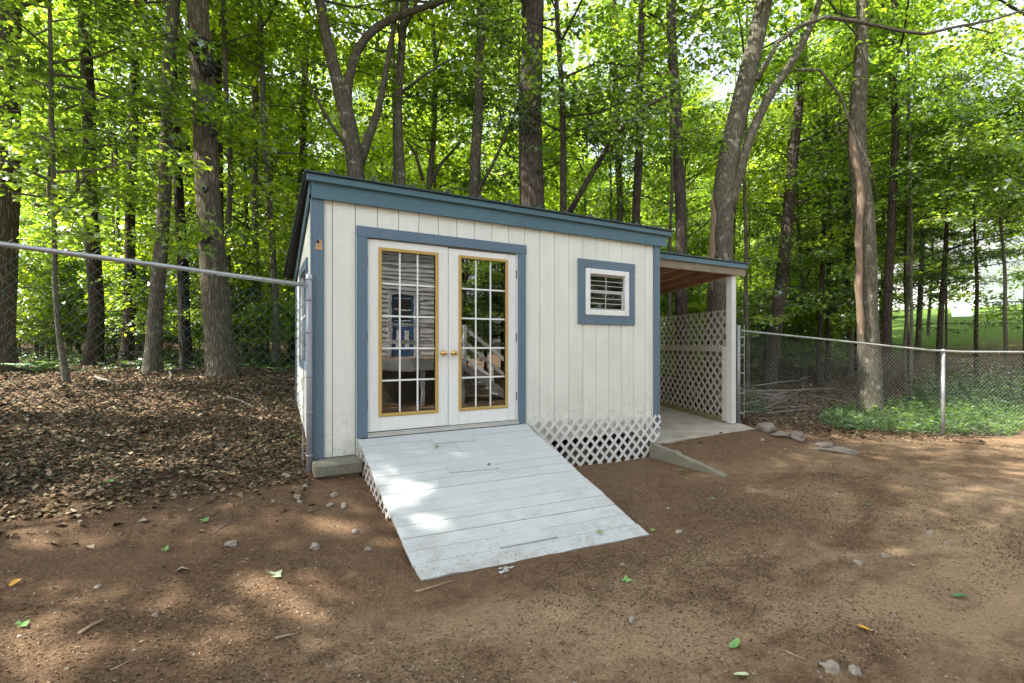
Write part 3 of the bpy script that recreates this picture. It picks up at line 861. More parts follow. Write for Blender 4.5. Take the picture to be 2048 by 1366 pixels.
for i in range(9):                    # sheathing boards seen from below
    x0 = LX0 + (LX1 - LX0) * i / 9; x1 = LX0 + (LX1 - LX0) * (i + 1) / 9 - .004
    slope_box(MB(), x0, x1, LY + .0, lback - .02, -.012, .006).build('sheathing_board', 'deckwood', lt_)
for x in (4.84, 5.30, 5.78, 6.26, 6.74, 7.20):
    slope_box(MB(), x - .019, x + .019, LY + .0205, lback - .03, -.165, -.0125).build('rafter', 'rafter', lt_)
bbox('back_beam', 'beam', lt_, LX0, LX1, lback - .029, lback + .01, 2.58, 2.80, 0.004)
bbox('post', 'post', lt_, 7.055, 7.175, LY + .025, LY + .145, 0.245, 2.904, 0.006)
bbox('post', 'post', lt_, 7.03, 7.15, lback - .18, lback - .06, 0.245, 2.58, 0.006)
bbox('post_strip', 'lattice_old', lt_, 7.070, 7.110, LY + .1455, LY + .24, 0.27, 1.62, 0.004)
lp = link('lattice_panel', None, None, lt_); lp['label'] = 'weathered beige lattice panel closing the far side under the lean-to'
o0 = Vector((7.13, 0.62, 0)); dirv = Vector((1.0, 2.75, 0)).normalized()
LL = 4.6
zt = 2.30
lattice(lp, 'lattice_old', o0, dirv, [(0.0, 0.33), (LL, 0.33), (LL, 1.55), (0.0, 1.55)], 0.150, 0.044)
lattice(lp, 'lattice_old', o0 + dirv.cross(Vector((0, 0, 1))) * 0.013, dirv, [(0.0, 1.62), (LL, 1.62), (LL, zt), (0.0, zt)], 0.150, 0.044)
pz = lambda s, z: o0 + dirv * s + Vector((0, 0, z)) + dirv.cross(Vector((0, 0, 1))) * -0.03
beam('middle_rail', 'lattice_old', lp, pz(0, 1.585), pz(LL, 1.60), 0.035, 0.105)
beam('bottom_rail', 'pt', lp, pz(0, 0.287), pz(LL, 0.287), 0.05, 0.085)
slb = MB().add([(4.70, -.0, .05), (6.99, -.06, .05), (7.32, .5, .05), (9.2, 5.3, .05), (4.70, 5.2, .05), (4.70, -.0, .240), (6.985, -.055, .236), (7.31, .5, .240), (9.2, 5.3, .25), (4.70, 5.2, .25)],
               [(4, 3, 2, 1, 0), (5, 6, 7, 8, 9), (0, 1, 6, 5), (1, 2, 7, 6), (2, 3, 8, 7), (3, 4, 9, 8), (4, 0, 5, 9)])
me = slb.mesh('slab'); bev(me, 0.012)
tag(link('concrete_slab', me, 'slab'), 'stained concrete floor slab under the lean-to', 'slab')
kb = MB()
kp = [(4.50 + .14 * t, -.06 - 1.12 * t, .262 - .235 * t ** 1.1 + .010 * math.sin(t * 31) * math.sin(t * 13) + (.012 if .3 < t < .42 else 0)) for t in np.linspace(0, 1, 22)]
n_ = len(kp)
rr = random.Random(3)
for x, y, z in kp:
    j = rr.uniform(-.006, .006)
    kb.v += [(x - .005 + j, y, -.1), (x + j, y, z - .012), (x + .012 + j, y, z), (x + .075 + j, y, z + j * .5), (x + .09, y, z - .01), (x + .095, y, -.1)]
for i in range(n_ - 1):
    for j in range(5):
        kb.f.append((i * 6 + j, (i + 1) * 6 + j, (i + 1) * 6 + j + 1, i * 6 + j + 1))
kb.f += [(0, 1, 2, 3, 4, 5), tuple(reversed([(n_ - 1) * 6 + j for j in range(6)]))]
tag(kb.build('concrete_kerb', 'block'), 'low broken concrete kerb running out from the right corner of the shed', 'kerb')

# ------------------------------------------------------------------ chain-link fences
def chain_link(parent, m, line, ztop, zbot, pitch, rad, name='chain_link_mesh', barbs=None):
    """line: [(x,y)...]; ztop/zbot functions of distance; wires at 45 degrees woven in two layers"""
    P = np.array(line, float)
    seg = np.r_[0, np.cumsum(np.hypot(*np.diff(P, axis=0).T))]
    L = seg[-1]
    def xy(s): return np.interp(s, seg, P[:, 0]), np.interp(s, seg, P[:, 1])
    mb = MB()
    H = max(ztop(0) - zbot(0), ztop(L) - zbot(L)) + .3
    for sg in (1, -1):
        s = -H
        while s < L + H:
            pts = []
            for q in np.linspace(0, 1, 26):
                ss = s + sg * q * H * 1.0
                if 0 <= ss <= L:
                    z = zbot(ss) + q * H * 1.05
                    if z <= ztop(ss) + 0.012:
                        x, y = xy(ss)
                        pts.append((x, y + (0.004 if sg > 0 else -0.002) + 0.0035 * math.sin(q * 60), z))
            if len(pts) > 1:
                mb.tube(pts, rad, 3, False)
            s += pitch
    return tag(mb.build(name, m, parent), None, None, None, 'stuff')
fl = thing('chain_link_fence', 'tall green chain-link fence with grey top rail, left of the shed', 'fence')
FLy = -0.075
lf_line = [(-0.07, FLy), (-7.0, FLy - .25)]
ltop = lambda s: 2.215 + 0.0826 * s
lbot = lambda s: 0.44 + 0.035 * s
MB().tube([(-0.075, FLy, 2.236), (-2.2, FLy - .03, 2.412), (-4.5, FLy - .1, 2.60), (-7, FLy - .25, 2.80)], 0.0205, 12).build('top_rail', 'galv', fl, True)
MB().tube([(-0.035, FLy + .02, 0.3), (-0.035, FLy + .02, 2.31)], 0.028, 14).build('end_post', 'postgrey', fl, True)
MB().lathe([(.030, 0), (.032, .01), (.031, .05), (.024, .06), (0.004, .066)], (-0.035, FLy + .02, 2.29), (0, 0, 1), 14).build('post_cap', 'galv', fl, True)
for z in (0.58, 1.0, 1.35, 1.78, 2.10):
    MB().tube([(-0.035, FLy + .02, z - .012), (-0.035, FLy + .02, z + .012)], 0.0305, 14).build('tension_band', 'postgrey', fl, True)
bbox('tension_bar', 'galvdull', fl, -0.098, -0.090, FLy, FLy + .006, 0.5, 2.30, 0.001)
MB().tube([(-4.6, FLy - .06, 0.3), (-4.6, FLy - .06, 2.60)], 0.03, 12).build('line_post', 'galv', fl, True)
chain_link(fl, 'greenwire', lf_line, ltop, lbot, 0.084, 0.0025)
for i, s in enumerate(np.arange(0.35, 6.5, 0.42)):
    z = 2.236 + 0.0826 * s
    x = -0.07 - s; y = FLy - 0.03 * s / 2.2
    MB().tube([(x, y + .024, z - .05), (x - .004, y + .024, z + .012), (x - .006, y, z + .0255), (x - .008, y - .0245, z), (x - .012, y - .01, z - .03)], 0.0022, 5).build('tie_wire', 'galvdull', fl)
for s in np.arange(0.2, 3.2, 0.082):
    if random.random() < 0.6:
        z = 2.236 + 0.0826 * s; x = -0.07 - s; y = FLy - 0.03 * s / 2.2 + .027
        MB().tube([(x, y, z - .03), (x + .012, y, z + .025), (x + .034 + random.uniform(0, .02), y, z + .045 + random.uniform(0, .02))], 0.0017, 4).build('wire_barb', 'wire', fl)
fr = thing('wire_fence', 'low galvanised chain-link fence with thin top rail, right of the lean-to', 'fence')
rl = [(7.30, 0.50), (10.38, -1.40), (13.4, -3.27)]
rseg = math.hypot(3.08, 1.9)
rtop = lambda s: float(np.interp(s, [0, rseg, 8], [1.92, 1.535, 1.52]))
rbot = lambda s: float(np.interp(s, [0, rseg, 8], [0.30, 0.03, -.02]))
def rpt(s, z):
    t = s / rseg
    return (7.30 + 3.08 * t, 0.50 - 1.90 * t, z)
MB().tube([rpt(s, rtop(s)) for s in np.linspace(0, 7.3, 14)], 0.0185, 10).build('top_rail', 'galvdull', fr, True)
MB().tube([(10.38, -1.375, -.2), (10.38, -1.375, 1.545)], 0.03, 12).build('line_post', 'galvdull', fr, True)
MB().lathe([(.032, 0), (.033, .03), (.022, .05), (.004, .056)], (10.38, -1.375, 1.53), (0, 0, 1), 12).build('post_cap', 'galvdull', fr, True)
MB().tube([(7.30, 0.52, 0.1), (7.30, 0.52, 2.02)], 0.034, 12).build('end_post', 'galvdull', fr, True)
bbox('tension_bar', 'galv', fr, 7.355, 7.363, 0.44, 0.448, 0.33, 2.02, 0.001)
for z in (0.42, 0.78, 1.15, 1.48, 1.80):
    beam('tension_band', 'galv', fr, (7.29, 0.478, z), (7.366, 0.440, z), 0.006, 0.02)
chain_link(fr, 'wire', rl, rtop, rbot, 0.068, 0.0013)
for s in np.arange(0.3, 7.2, 0.28):
    p = rpt(s, rtop(s))
    MB().tube([(p[0], p[1] + .02, p[2] - .04), (p[0], p[1] + .01, p[2] + .018), (p[0], p[1] - .018, p[2] + .008), (p[0], p[1] - .012, p[2] - .02)], 0.0022, 4).build('tie_wire', 'galv', fr)

# ------------------------------------------------------------------ foliage tools
def unit(a):
    return a / np.maximum(np.linalg.norm(a, axis=-1, keepdims=True), 1e-9)
def leaf_arrays(P, T, Nn, s, ratio=0.38, fold=0.18):
    """diamond leaves folded along the midrib: base P, direction T, normal Nn, length s"""
    B = unit(np.cross(Nn, T))
    Nn = np.cross(T, B)
    s = s[:, None]
    a = P
    b_ = P + T * s * 0.45 + B * s * ratio + Nn * s * fold
    c = P + T * s - Nn * s * 0.10
    d = P + T * s * 0.45 - B * s * ratio + Nn * s * fold
    n = len(P)
    V = np.stack([a, b_, c, d], 1).reshape(-1, 3)
    Fc = np.arange(4 * n).reshape(n, 4)
    return V, Fc
def prisms(A, B, r0, r1):
    """three-sided twigs from A to B"""
    D = unit(B - A)
    ref = np.where(np.abs(D[:, 2:3]) > 0.9, np.array([[1.0, 0, 0]]), np.array([[0, 0, 1.0]]))
    X = unit(np.cross(D, ref)); Y = np.cross(D, X)
    V = []
    for P, r in ((A, r0), (B, r1)):
        for th in (0, 2.094, 4.189):
            V.append(P + (X * math.cos(th) + Y * math.sin(th)) * (r[:, None] if hasattr(r, '__len__') else r))
    V = np.stack(V, 1).reshape(-1, 3)
    k = np.arange(len(A))[:, None] * 6
    Fc = np.concatenate([k + np.array([[i, (i + 1) % 3, (i + 1) % 3 + 3, i + 3]]) for i in range(3)])
    return V, Fc
# gaps in the canopy that let the sun through to these spots
def ramp_hit(u, v):
    r = ray(u, v); return CAM + r * (((RMID - CAM) @ rn) / (r @ rn))
def soil_hit(u, v, z=0.0):
    r = ray(u, v); p = CAM + r * ((z - CAM[2]) / r[2])
    for _ in range(6):
        p = CAM + r * ((gz(p[0], p[1]) - CAM[2]) / r[2])
    return p
SPOTS = [(ramp_hit(u, v), r) for u, v, r in ((822, 968, .12), (800, 1004, .14), (868, 1040, .08), (880, 1056, .08), (940, 1080, .07), (1040, 1034, .07), (1052, 1048, .05))]
SPOTS += [(soil_hit(u, v), r) for u, v, r in ((690, 1050, .13), (655, 1048, .10), (720, 1065, .10), (560, 1160, .14), (540, 1140, .08), (590, 1170, .10), (440, 1110, .08), (300, 985, .14), (350, 990, .12), (250, 1000, .10), (215, 930, .16), (180, 1030, .14), (230, 1045, .10), (90, 1065, .12), (40, 1050, .10), (110, 1075, .12), (150, 1090, .08),
          (60, 1330, .20), (120, 1310, .12), (1700, 840, .25), (1740, 850, .2), (1790, 840, .4), (1860, 830, .4), (1940, 835, .45), (2020, 840, .4), (1820, 860, .3),
          (1510, 815, .2), (1640, 700, .5), (1560, 720, .5), (1520, 760, .4), (60, 770, .3), (300, 770, .3), (460, 775, .3), (620, 740, .5))]
SPOTS += [(at(1425, 600, 11.0), .35), (at(405, 380, 8.3), .35), (at(415, 200, 8.3), .3), (at(420, 550, 8.3), .25), (at(325, 300, 8.4), .2), (at(695, 250, 9.2), .3), (at(1480, 250, 9.6), .35), (at(1730, 680, 10.3), .3)]
SPOTS += [(np.array([x, y, z]), .45) for x, y, z in ((7.6, 2.2, .3), (8.6, 4.2, .5), (9.6, 6.5, .7))]
def sun_gap(P):
    keep = np.ones(len(P), bool)
    for c, r in SPOTS:
        d = P - c
        t = d @ SUN
        q = d - t[:, None] * SUN
        keep &= ~((t > 0.25) & ((q ** 2).sum(1) < (r + 0.055) ** 2))
    return keep
def out_of_yard(P, near=()):
    """branches do not hang into the open yard in front of the shed"""
    u, v, z = project(P)
    bad = (z > 0.1) & (u > -150) & (u < 2200) & (v > -60) & (P[:, 1] < np.where(P[:, 0] > 9, litter_edge(P[:, 0]) + .3, 0.6)) & (P[:, 0] > -6.5)
    bad |= (np.linalg.norm(P - CAM, axis=1) < 3.5)
    # over the shed and lean-to
    bad |= (P[:, 0] > -0.4) & (P[:, 0] < 8.2) & (P[:, 1] > -0.5) & (P[:, 1] < 3.6) & (P[:, 2] < 3.7)
    bad |= (P[:, 0] > -0.9) & (P[:, 0] < 7.6) & (P[:, 1] > -0.5) & (P[:, 1] < 4.6) & (P[:, 2] < 4.6) & (z > 0) & (v > 150)
    return ~bad
KINDS = {  # leaf length, width ratio, spray radius, leaves per spray, flatness, tilt
    'maple': dict(s=.092, ratio=.40, R=.60, n=84, flat=.10, tilt=.42, m='leaf'),
    'dark': dict(s=.110, ratio=.26, R=.60, n=70, flat=.16, tilt=.6, m='leaf_dark'),
    'lime': dict(s=.095, ratio=.42, R=.62, n=84, flat=.12, tilt=.5, m='leaf_lime'),
    'hemlock': dict(s=.085, ratio=.16, R=.55, n=120, flat=.05, tilt=.25, m='needle'),
    'high': dict(s=.20, ratio=.40, R=.95, n=60, flat=.28, tilt=.6, m='leaf'),
}
class Foliage:
    def __init__(s, kind):
        s.k = KINDS[kind]; s.V = []; s.F = []; s.t = []; s.nv = 0; s.tw = []
        s.C = []; s.A = []; s.Rr = []
    def spray(s, c, a, r=None):
        s.C.append(c); s.A.append(a); s.Rr.append(r or s.k['R'])
    def finish(s, world=True, scale=1.0, keep_fn=None):
        k = s.k
        if not s.C:
            return None, None
        C = np.array(s.C); A = unit(np.array(s.A)); Rr = np.array(s.Rr) * rng.uniform(.75, 1.25, len(C))
        A[:, 2] -= 0.12; A = unit(A)
        S_ = unit(np.cross(A, np.array([0, 0, 1.0])) + 1e-6)
        U_ = np.cross(S_, A)
        n = k['n']; m_ = len(C)
        a = rng.uniform(-1.0, 1.0, (m_, n)); wv = np.sqrt(np.clip(1 - a * a, 0, 1)) * (0.9 - .25 * a)
        b_ = rng.uniform(-1, 1, (m_, n)) * wv * 0.75
        h = rng.normal(0, k['flat'], (m_, n)) - 0.16 * (a * a + b_ * b_)
        P = C[:, None] + Rr[:, None, None] * (a[..., None] * A[:, None] + b_[..., None] * S_[:, None] + h[..., None] * U_[:, None])
        side = np.sign(b_)[..., None] * S_[:, None]
        T = unit(A[:, None] * rng.uniform(.2, 1.0, (m_, n, 1)) + side * rng.uniform(.1, 1.1, (m_, n, 1)) + rng.normal(0, .35, (m_, n, 3)) - np.array([0, 0, .18]))
        Nn = unit(U_[:, None] + np.array([0, 0, .5]) + rng.normal(0, k['tilt'], (m_, n, 3)))
        tint = np.clip(rng.normal(.47, .2, (m_, n)) + rng.normal(0, .22, (m_, 1)), 0, 1)
        sz = k['s'] * np.clip(rng.lognormal(-.12, .36, (m_, n)), .35, 1.6) * scale
        P = P.reshape(-1, 3); T = T.reshape(-1, 3); Nn = Nn.reshape(-1, 3); tint = tint.ravel(); sz = sz.ravel()
        if world:
            keep = out_of_yard(P) & sun_gap(P)
            P, T, Nn, tint, sz = P[keep], T[keep], Nn[keep], tint[keep], sz[keep]
            ck = out_of_yard(C)
            C, A, Rr, S_ = C[ck], A[ck], Rr[ck], S_[ck]
        V, Fc = leaf_arrays(P, T, Nn, sz, k['ratio'])
        me = np_mesh('crown', V, Fc, tint)
        A0 = np.concatenate([C - A * Rr[:, None] * 1.1, C - A * Rr[:, None] * .4, C - A * Rr[:, None] * .4, C - A * Rr[:, None] * 0])
        B0 = np.concatenate([C + A * Rr[:, None] * .8, C + (A * .3 + S_ * .55) * Rr[:, None], C + (A * .3 - S_ * .55) * Rr[:, None], C + (A * .75 + S_ * .35) * Rr[:, None]])
        tw = np_mesh('twigs', *prisms(A0, B0, 0.0055, 0.002)) if len(C) else None
        return me, tw
def trunk_mesh(mb, pts, rad, n=20, ridge=0.06, flare=True, seed=0):
    pts = [Vector(tuple(p)) for p in pts]
    # resample
    L = [0]
    for a, b_ in zip(pts[:-1], pts[1:]): L.append(L[-1] + (b_ - a).length)
    k = max(6, int(L[-1] / 0.28))
    tt = np.concatenate([[0, .08, .2, .4], np.linspace(.75, L[-1], k)]) if flare else np.linspace(0, L[-1], k)
    X = [np.interp(tt, L, [p[i] for p in pts]) for i in range(3)]
    # round the corners of the polyline
    X = np.array(X).T
    for _ in range(3):
        X[1:-1] = (X[:-2] + 2 * X[1:-1] + X[2:]) / 4
    rr = np.interp(tt, L, rad)
    wob = np.array([[mnoise.noise(Vector((seed, t * .45, 0))), mnoise.noise(Vector((seed + 9, t * .45, 4)))] for t in tt]) * 0.05
    X[:, 0] += wob[:, 0] * min(1, L[-1] / 6); X[:, 1] += wob[:, 1] * min(1, L[-1] / 6)
    if flare:
        rr = rr * (1 + .22 * np.exp(-tt / .28))
    def jit(i, th, p):
        t = tt[i]
        f = 1 + ridge * mnoise.fractal(Vector((math.cos(th) * 3.1 + seed, math.sin(th) * 3.1, t * .9)), 1.0, 2.0, 3)
        if flare:
            f += .30 * math.exp(-t / .22) * max(0, math.sin(th * 4 + seed)) * .8
        return f
    mb.tube(X, rr, n, True, jit)
    return X, rr
def grow(name, label, cat, group, pts, rad, barkm, H, zb, nb, blen, kind, seed, rise=(.1, .6), extra=(), ztop=None, limbs=(), forks=(), bare=0, burls=(), scar=None, per=3, high=True, hikeep=.25):
    """a tree: pts/rad = trunk centre line and radii (metres); grows on to height H; branches from zb up"""
    rs = np.random.default_rng(seed)
    pts = [np.array(p, float) for p in pts]
    base = pts[0]
    g = gz(base[0], base[1])
    d0 = pts[0] - pts[1]
    pts[0] = pts[0] + d0 / abs(d0[2]) * (pts[0][2] - (g - .12)) if pts[0][2] > g - .12 else np.array([*(pts[0][:2]), g - .12])
    d = unit(pts[-1] - pts[-2])
    d = unit(d + np.array([0, 0, .6]))
    if H > pts[-1][2] + .5:
        pts.append(pts[-1] + d * (H - pts[-1][2]) / d[2]); rad = list(rad) + [rad[-1] * .25]
    t = thing(name, label, cat, (float(pts[0][0]), float(pts[0][1]), g), group)
    inv = np.array([float(pts[0][0]), float(pts[0][1]), g])
    mb = MB()
    n = 28 if rad[0] > .18 else (16 if rad[0] > .07 else 9)
    X, rr = trunk_mesh(mb, pts, rad, n, .05 if rad[0] > .1 else .04, True, seed * 1.7)
    for lp_, lr_ in forks:
        trunk_mesh(mb, lp_, lr_, max(8, n - 6), .06, False, seed + 3.3)
    mb.v = [tuple(np.array(v) - inv) for v in mb.v]
    tr = mb.build('trunk', barkm, t, True)
    fo = Foliage(kind)
    hi = Foliage('high') if high else None
    if hi: hi.k = dict(KINDS['high'], m=fo.k['m'] if kind != 'hemlock' else 'needle')
    bmb = MB()
    zs = X[:, 2]
    stems = [X] + [np.array([tuple(p) for p in lp_]) for lp_, _ in forks]
    for i in range(nb):
        st = stems[0] if (len(stems) == 1 or rs.random() < .5) else stems[rs.integers(1, len(stems))]
        z = zb + (H - .4 - zb) * (i + rs.random()) / nb
        if st is not X: z = np.clip(z, st[0, 2], st[-1, 2])
        p = np.array([np.interp(z, st[:, 2], st[:, j]) for j in range(3)])
        f = (z - zb) / max(.1, H - zb)
        l = blen * (0.55 + .9 * math.sin(math.pi * min(1, .25 + .75 * f))) * rs.uniform(.6, 1.2) * (1.0 if kind != 'hemlock' else (1.25 - f))
        phi = rs.uniform(0, 2 * math.pi)
        ri = rs.uniform(*rise)
        dv = unit(np.array([math.cos(phi), math.sin(phi), ri]))
        q = [p + dv * l * s - np.array([0, 0, .10 * l * s * s]) + (rs.normal(0, .04, 3) * l if 0 < s < 1 else 0) for s in (0, .3, .6, 1)]
        if out_of_yard(np.array(q)).all():
            bmb.tube(q, [max(.006, .011 * l * a) for a in (1, .7, .45, .15)], 5, False)
        tgt = hi if (hi and z > 9.0) else fo
        if tgt is hi and rs.random() > hikeep: continue
        kk = per if tgt is fo else 2
        for j in range(kk):
            s = .35 + .7 * (j + rs.random()) / kk
            c = p + dv * l * s - np.array([0, 0, .10 * l * s * s]) + rs.normal(0, .16, 3) * min(l, 1.6) * .5
            ax = dv * np.array([1, 1, .3]) + rs.normal(0, .55, 3) * np.array([1, 1, .2])
            tgt.spray(c, ax)
    for i in range(bare):            # dead bare branchlets
        z = rs.uniform(1.2, 7)
        p = np.array([np.interp(z, X[:, 2], X[:, j]) for j in range(3)])
        phi = rs.uniform(0, 6.28); l = rs.uniform(.6, 2.0)
        dv = np.array([math.cos(phi), math.sin(phi), rs.uniform(-.25, .15)])
        q = [p + dv * l * s + rs.normal(0, .04, 3) * l * s for s in (0, .35, .7, 1)]
        if out_of_yard(np.array(q)).all():
            bmb.tube(q, [.011, .008, .005, .002], 4, False)
            for s in (1, 2):
                e = q[s] + unit(dv + rs.normal(0, .6, 3)) * l * .4
                bmb.tube([q[s], (q[s] + e) / 2 + rs.normal(0, .03, 3), e], [.005, .0035, .0015], 3, False)
    for (u0, u1, v0, v1, e0, e1, cnt) in extra:
        for i in range(cnt):
            c = at(rs.uniform(u0, u1), rs.uniform(v0, v1), rs.uniform(e0, e1))
            j = np.argmin(np.abs(X[:, 2] - (c[2] - .2)))
            ax = (c - X[j]) * np.array([1, 1, .15]) + rs.normal(0, .5, 3) * np.array([1, 1, .2])
            fo.spray(c, ax)
    for lp_, lr_ in limbs:
        bmb.tube(lp_, lr_, 8, True)
    if bmb.v:
        bmb.v = [tuple(np.array(v) - inv) for v in bmb.v]
        tag(bmb.build('branches', barkm, t, True), None, None, None, 'stuff')
    for f_, nm in ((fo, 'crown'), (hi, 'upper_crown')):
        if f_ is None: continue
        me, tw = f_.finish()
        if me is None: continue
        for m_, nn, mt in ((me, nm, f_.k['m']), (tw, 'twigs', barkm)):
            if m_ is None: continue
            a = np.empty(len(m_.vertices) * 3, np.float32); m_.vertices.foreach_get('co', a)
            a = a.reshape(-1, 3) - inv.astype(np.float32); m_.vertices.foreach_set('co', a.ravel())
            tag(link(nn, m_, mt, t), None, None, None, 'stuff')
    for bu, bv, bd, bw, bh in burls:    # dark mossy patches hugging the bark
        for q in range(5):
            c = at(bu + rs.uniform(-bw, bw) * .4, bv + rs.uniform(-bh, bh) * .5, bd) - inv
            bm = bmesh.new(); bmesh.ops.create_icosphere(bm, subdivisions=2, radius=1)
            for v in bm.verts:
                v.co = Vector((v.co.x * bw * .3 / FPX * bd, v.co.y * bw * .3 / FPX * bd, v.co.z * bh * .24 / FPX * bd)) * (1 + .35 * mnoise.noise(v.co * 2.5 + Vector((q, seed, 0)))) + Vector(tuple(c))
            me = bpy.data.meshes.new('moss_patch'); bm.to_mesh(me); bm.free()
            link('moss_patch', me, 'moss', t)
    if scar:                            # bark stripped off in a long strip: bare wood seen
        mb = MB()
        m_ = len(scar)
        for u, v, dd, wd in scar:
            c = at(u, v, dd) - inv; hw = wd / 2 / FPX * dd
            mb.v += [tuple(c - RT * hw + FW * .06), tuple(c - RT * hw * .55 - FW * .012), tuple(c + RT * hw * .5 - FW * .02), tuple(c + RT * hw + FW * .05)]
        for i in range(m_ - 1):
            for j in range(3): mb.f.append((i * 4 + j, i * 4 + j + 1, (i + 1) * 4 + j + 1, (i + 1) * 4 + j))
        mb.build('bare_scar', 'scar', t, True)
    return t
def px(depth, *p):
    """pixel centre line (u, v, width) at one distance -> points, radii"""
    return [at(u, v, depth) for u, v, w_ in p], [w_ / 2 / FPX * depth / math.sqrt(1 + ((u - 1024) / FPX) ** 2) * .73 for u, v, w_ in p]

# ------------------------------------------------------------------ trees one can tell apart
def T(label, depth, line, barkm, H, zb, nb, blen, kind, seed, name='forest_tree', **kw):
    pts, rad = px(depth, *line)
    return grow(name, label, 'tree', kw.pop('group', 'trees around the yard'), pts, rad, barkm, H, zb, nb, blen, kind, seed, **kw)
T('dark thick trunk cut by the left edge of the picture', 9.0, [(6, 765, 66), (4, 480, 54), (2, 100, 46)], 'bark_dark', 17, 7.2, 20, 2.2, 'maple', 1, bare=10)
T('slender crooked sapling trunk second from the left edge', 7.0, [(132, 800, 24), (112, 640, 17), (108, 300, 15), (96, 0, 13)], 'bark_thin', 8, 3.2, 26, 1.5, 'maple', 2, extra=[(-20, 240, 30, 330, 6.6, 8.4, 26)], high=False)
T('thick nearly black conifer trunk with bare dead branchlets', 9.4, [(182, 758, 58), (192, 640, 46), (180, 300, 42), (168, 0, 36)], 'bark_dark', 18, 7.4, 18, 2.0, 'hemlock', 3, bare=40)
T('straight dark trunk midway between the near-black conifer and the lichen-grey maple', 10.0, [(252, 768, 40), (262, 450, 30), (274, 0, 24)], 'bark_dark', 17, 7.6, 18, 2.0, 'maple', 4, bare=26, extra=[(20, 600, 440, 680, 9.8, 13, 34)])
T('lichen-grey leaning maple trunk just left of the charred snag', 8.4, [(303, 768, 50), (325, 450, 39), (338, 200, 36), (350, -60, 33)], 'bark_grey', 17, 7.2, 22, 2.2, 'maple', 5, extra=[(170, 330, 60, 420, 9.5, 11.5, 16), (300, 480, 440, 500, 6.6, 7.6, 4)])
T('charred black split snag between the grey maple and the big oak', 9.2, [(376, 760, 36), (364, 520, 32), (352, 250, 25), (340, -20, 20)], 'snag', 9.5, 8.8, 0, 1, 'maple', 6, name='dead_snag', high=False)
T('big ridged oak trunk with black moss burls left of the shed', 8.4, [(448, 756, 92), (430, 600, 76), (411, 260, 66), (392, -60, 60)], 'bark_oak', 19, 8.2, 24, 2.8, 'maple', 7, name='oak_tree', burls=[(400, 88, 8.2, 40, 26), (403, 135, 8.2, 40, 36), (398, 235, 8.22, 18, 20), (425, 268, 8.22, 14, 16), (410, 475, 8.2, 30, 18), (410, 380, 8.2, 12, 14)])
T('dark straight trunk half hidden behind the big oak', 11.0, [(446, 742, 44), (434, 300, 36), (428, -50, 30)], 'bark_dark', 18, 8.4, 18, 2.2, 'lime', 8)
T('thin wavy pole tree just right of the big oak', 10.0, [(470, 748, 22), (455, 500, 17), (462, 300, 15), (444, 0, 13)], 'bark_thin', 12, 5.2, 20, 1.5, 'lime', 9)
T('thin trunk left of a twin pole behind the fence end', 12.0, [(520, 748, 28), (508, 450, 20), (512, 200, 18), (500, 0, 15)], 'bark_thin', 14, 4, 26, 1.8, 'lime', 10)
T('pale pole trunk nearest the left wall of the shed', 10.5, [(556, 742, 24), (545, 540, 18), (530, 260, 16), (518, 0, 13)], 'bark_thin', 13, 3.6, 26, 1.7, 'lime', 11)
T('dark stem rising behind the high corner of the shed roof', 14.0, [(590, 730, 28), (600, 400, 20), (612, 100, 18)], 'bark_dark', 16, 4.0, 26, 2.0, 'lime', 12)
# the forked tree behind the roof
fk = 9.6
ft, fr_ = px(fk, (724, 720, 58), (716, 380, 50), (706, 300, 46), (690, 222, 44), (668, 140, 36), (650, 60, 30), (636, -40, 26))
f2 = px(fk, (708, 310, 34), (692, 190, 26), (712, 90, 24), (742, 52, 22), (800, 26, 18), (860, 12, 15), (920, -12, 13))
f3 = px(fk + .1, (716, 340, 26), (722, 300, 28), (745, 262, 24), (762, 225, 20), (768, 160, 16), (786, 60, 13), (792, 0, 10))
grow('forked_tree', 'rugged forked tree dividing into three stems above the shed roof', 'tree', 'trees around the yard', ft, fr_, 'bark_grey', 15, 6.4, 26, 2.0, 'lime', 13, forks=[f2, f3], limbs=[px(fk, (716, 330, 12), (660, 245, 10), (622, 175, 8), (600, 120, 5))])
T('straight grey pole trunk right of the forked tree', 10.2, [(806, 720, 34), (803, 380, 25), (795, 200, 22), (812, -40, 19)], 'bark_grey', 16, 7.4, 18, 2.0, 'lime', 14, limbs=[px(10.2, (802, 185, 9), (850, 150, 8), (880, 130, 6), (930, 105, 3))])
T('crooked thin stem with a forked top midway along the roof', 12.0, [(868, 700, 26), (855, 380, 16), (872, 260, 13), (868, 100, 12), (860, 0, 10)], 'bark_thin', 14, 5.2, 24, 1.8, 'lime', 15, limbs=[px(12, (850, 390, 12), (880, 330, 10), (920, 285, 6)), px(12, (846, 360, 12), (832, 310, 9), (812, 280, 5))])
T('tall grey trunk left of the massive pine', 10.4, [(948, 720, 34), (948, 400, 29), (955, 200, 27), (968, -40, 24)], 'bark_grey', 18, 8.0, 16, 2.2, 'dark', 16, bare=20, limbs=[px(10.4, (948, 395, 12), (985, 330, 10), (1030, 230, 8), (1060, 150, 5))])
T('massive straight pine trunk behind the middle of the roof', 9.4, [(1066, 720, 70), (1065, 400, 63), (1063, 200, 60), (1066, -40, 58)], 'bark_pine', 21, 7.6, 20, 2.4, 'hemlock', 17, name='pine_tree', bare=14, extra=[(985, 1060, 190, 380, 8.2, 9.0, 8)])
T('thin dark stem just right of the massive pine', 9.0, [(1128, 700, 26), (1126, 330, 18), (1122, 180, 15), (1114, -20, 12)], 'bark_dark', 12, 5.0, 26, 1.5, 'dark', 18, extra=[(1090, 1250, 20, 300, 8.2, 9.6, 22)], limbs=[px(9, (1136, 430, 17), (1170, 370, 15), (1230, 270, 13), (1290, 215, 12), (1332, 192, 9))])
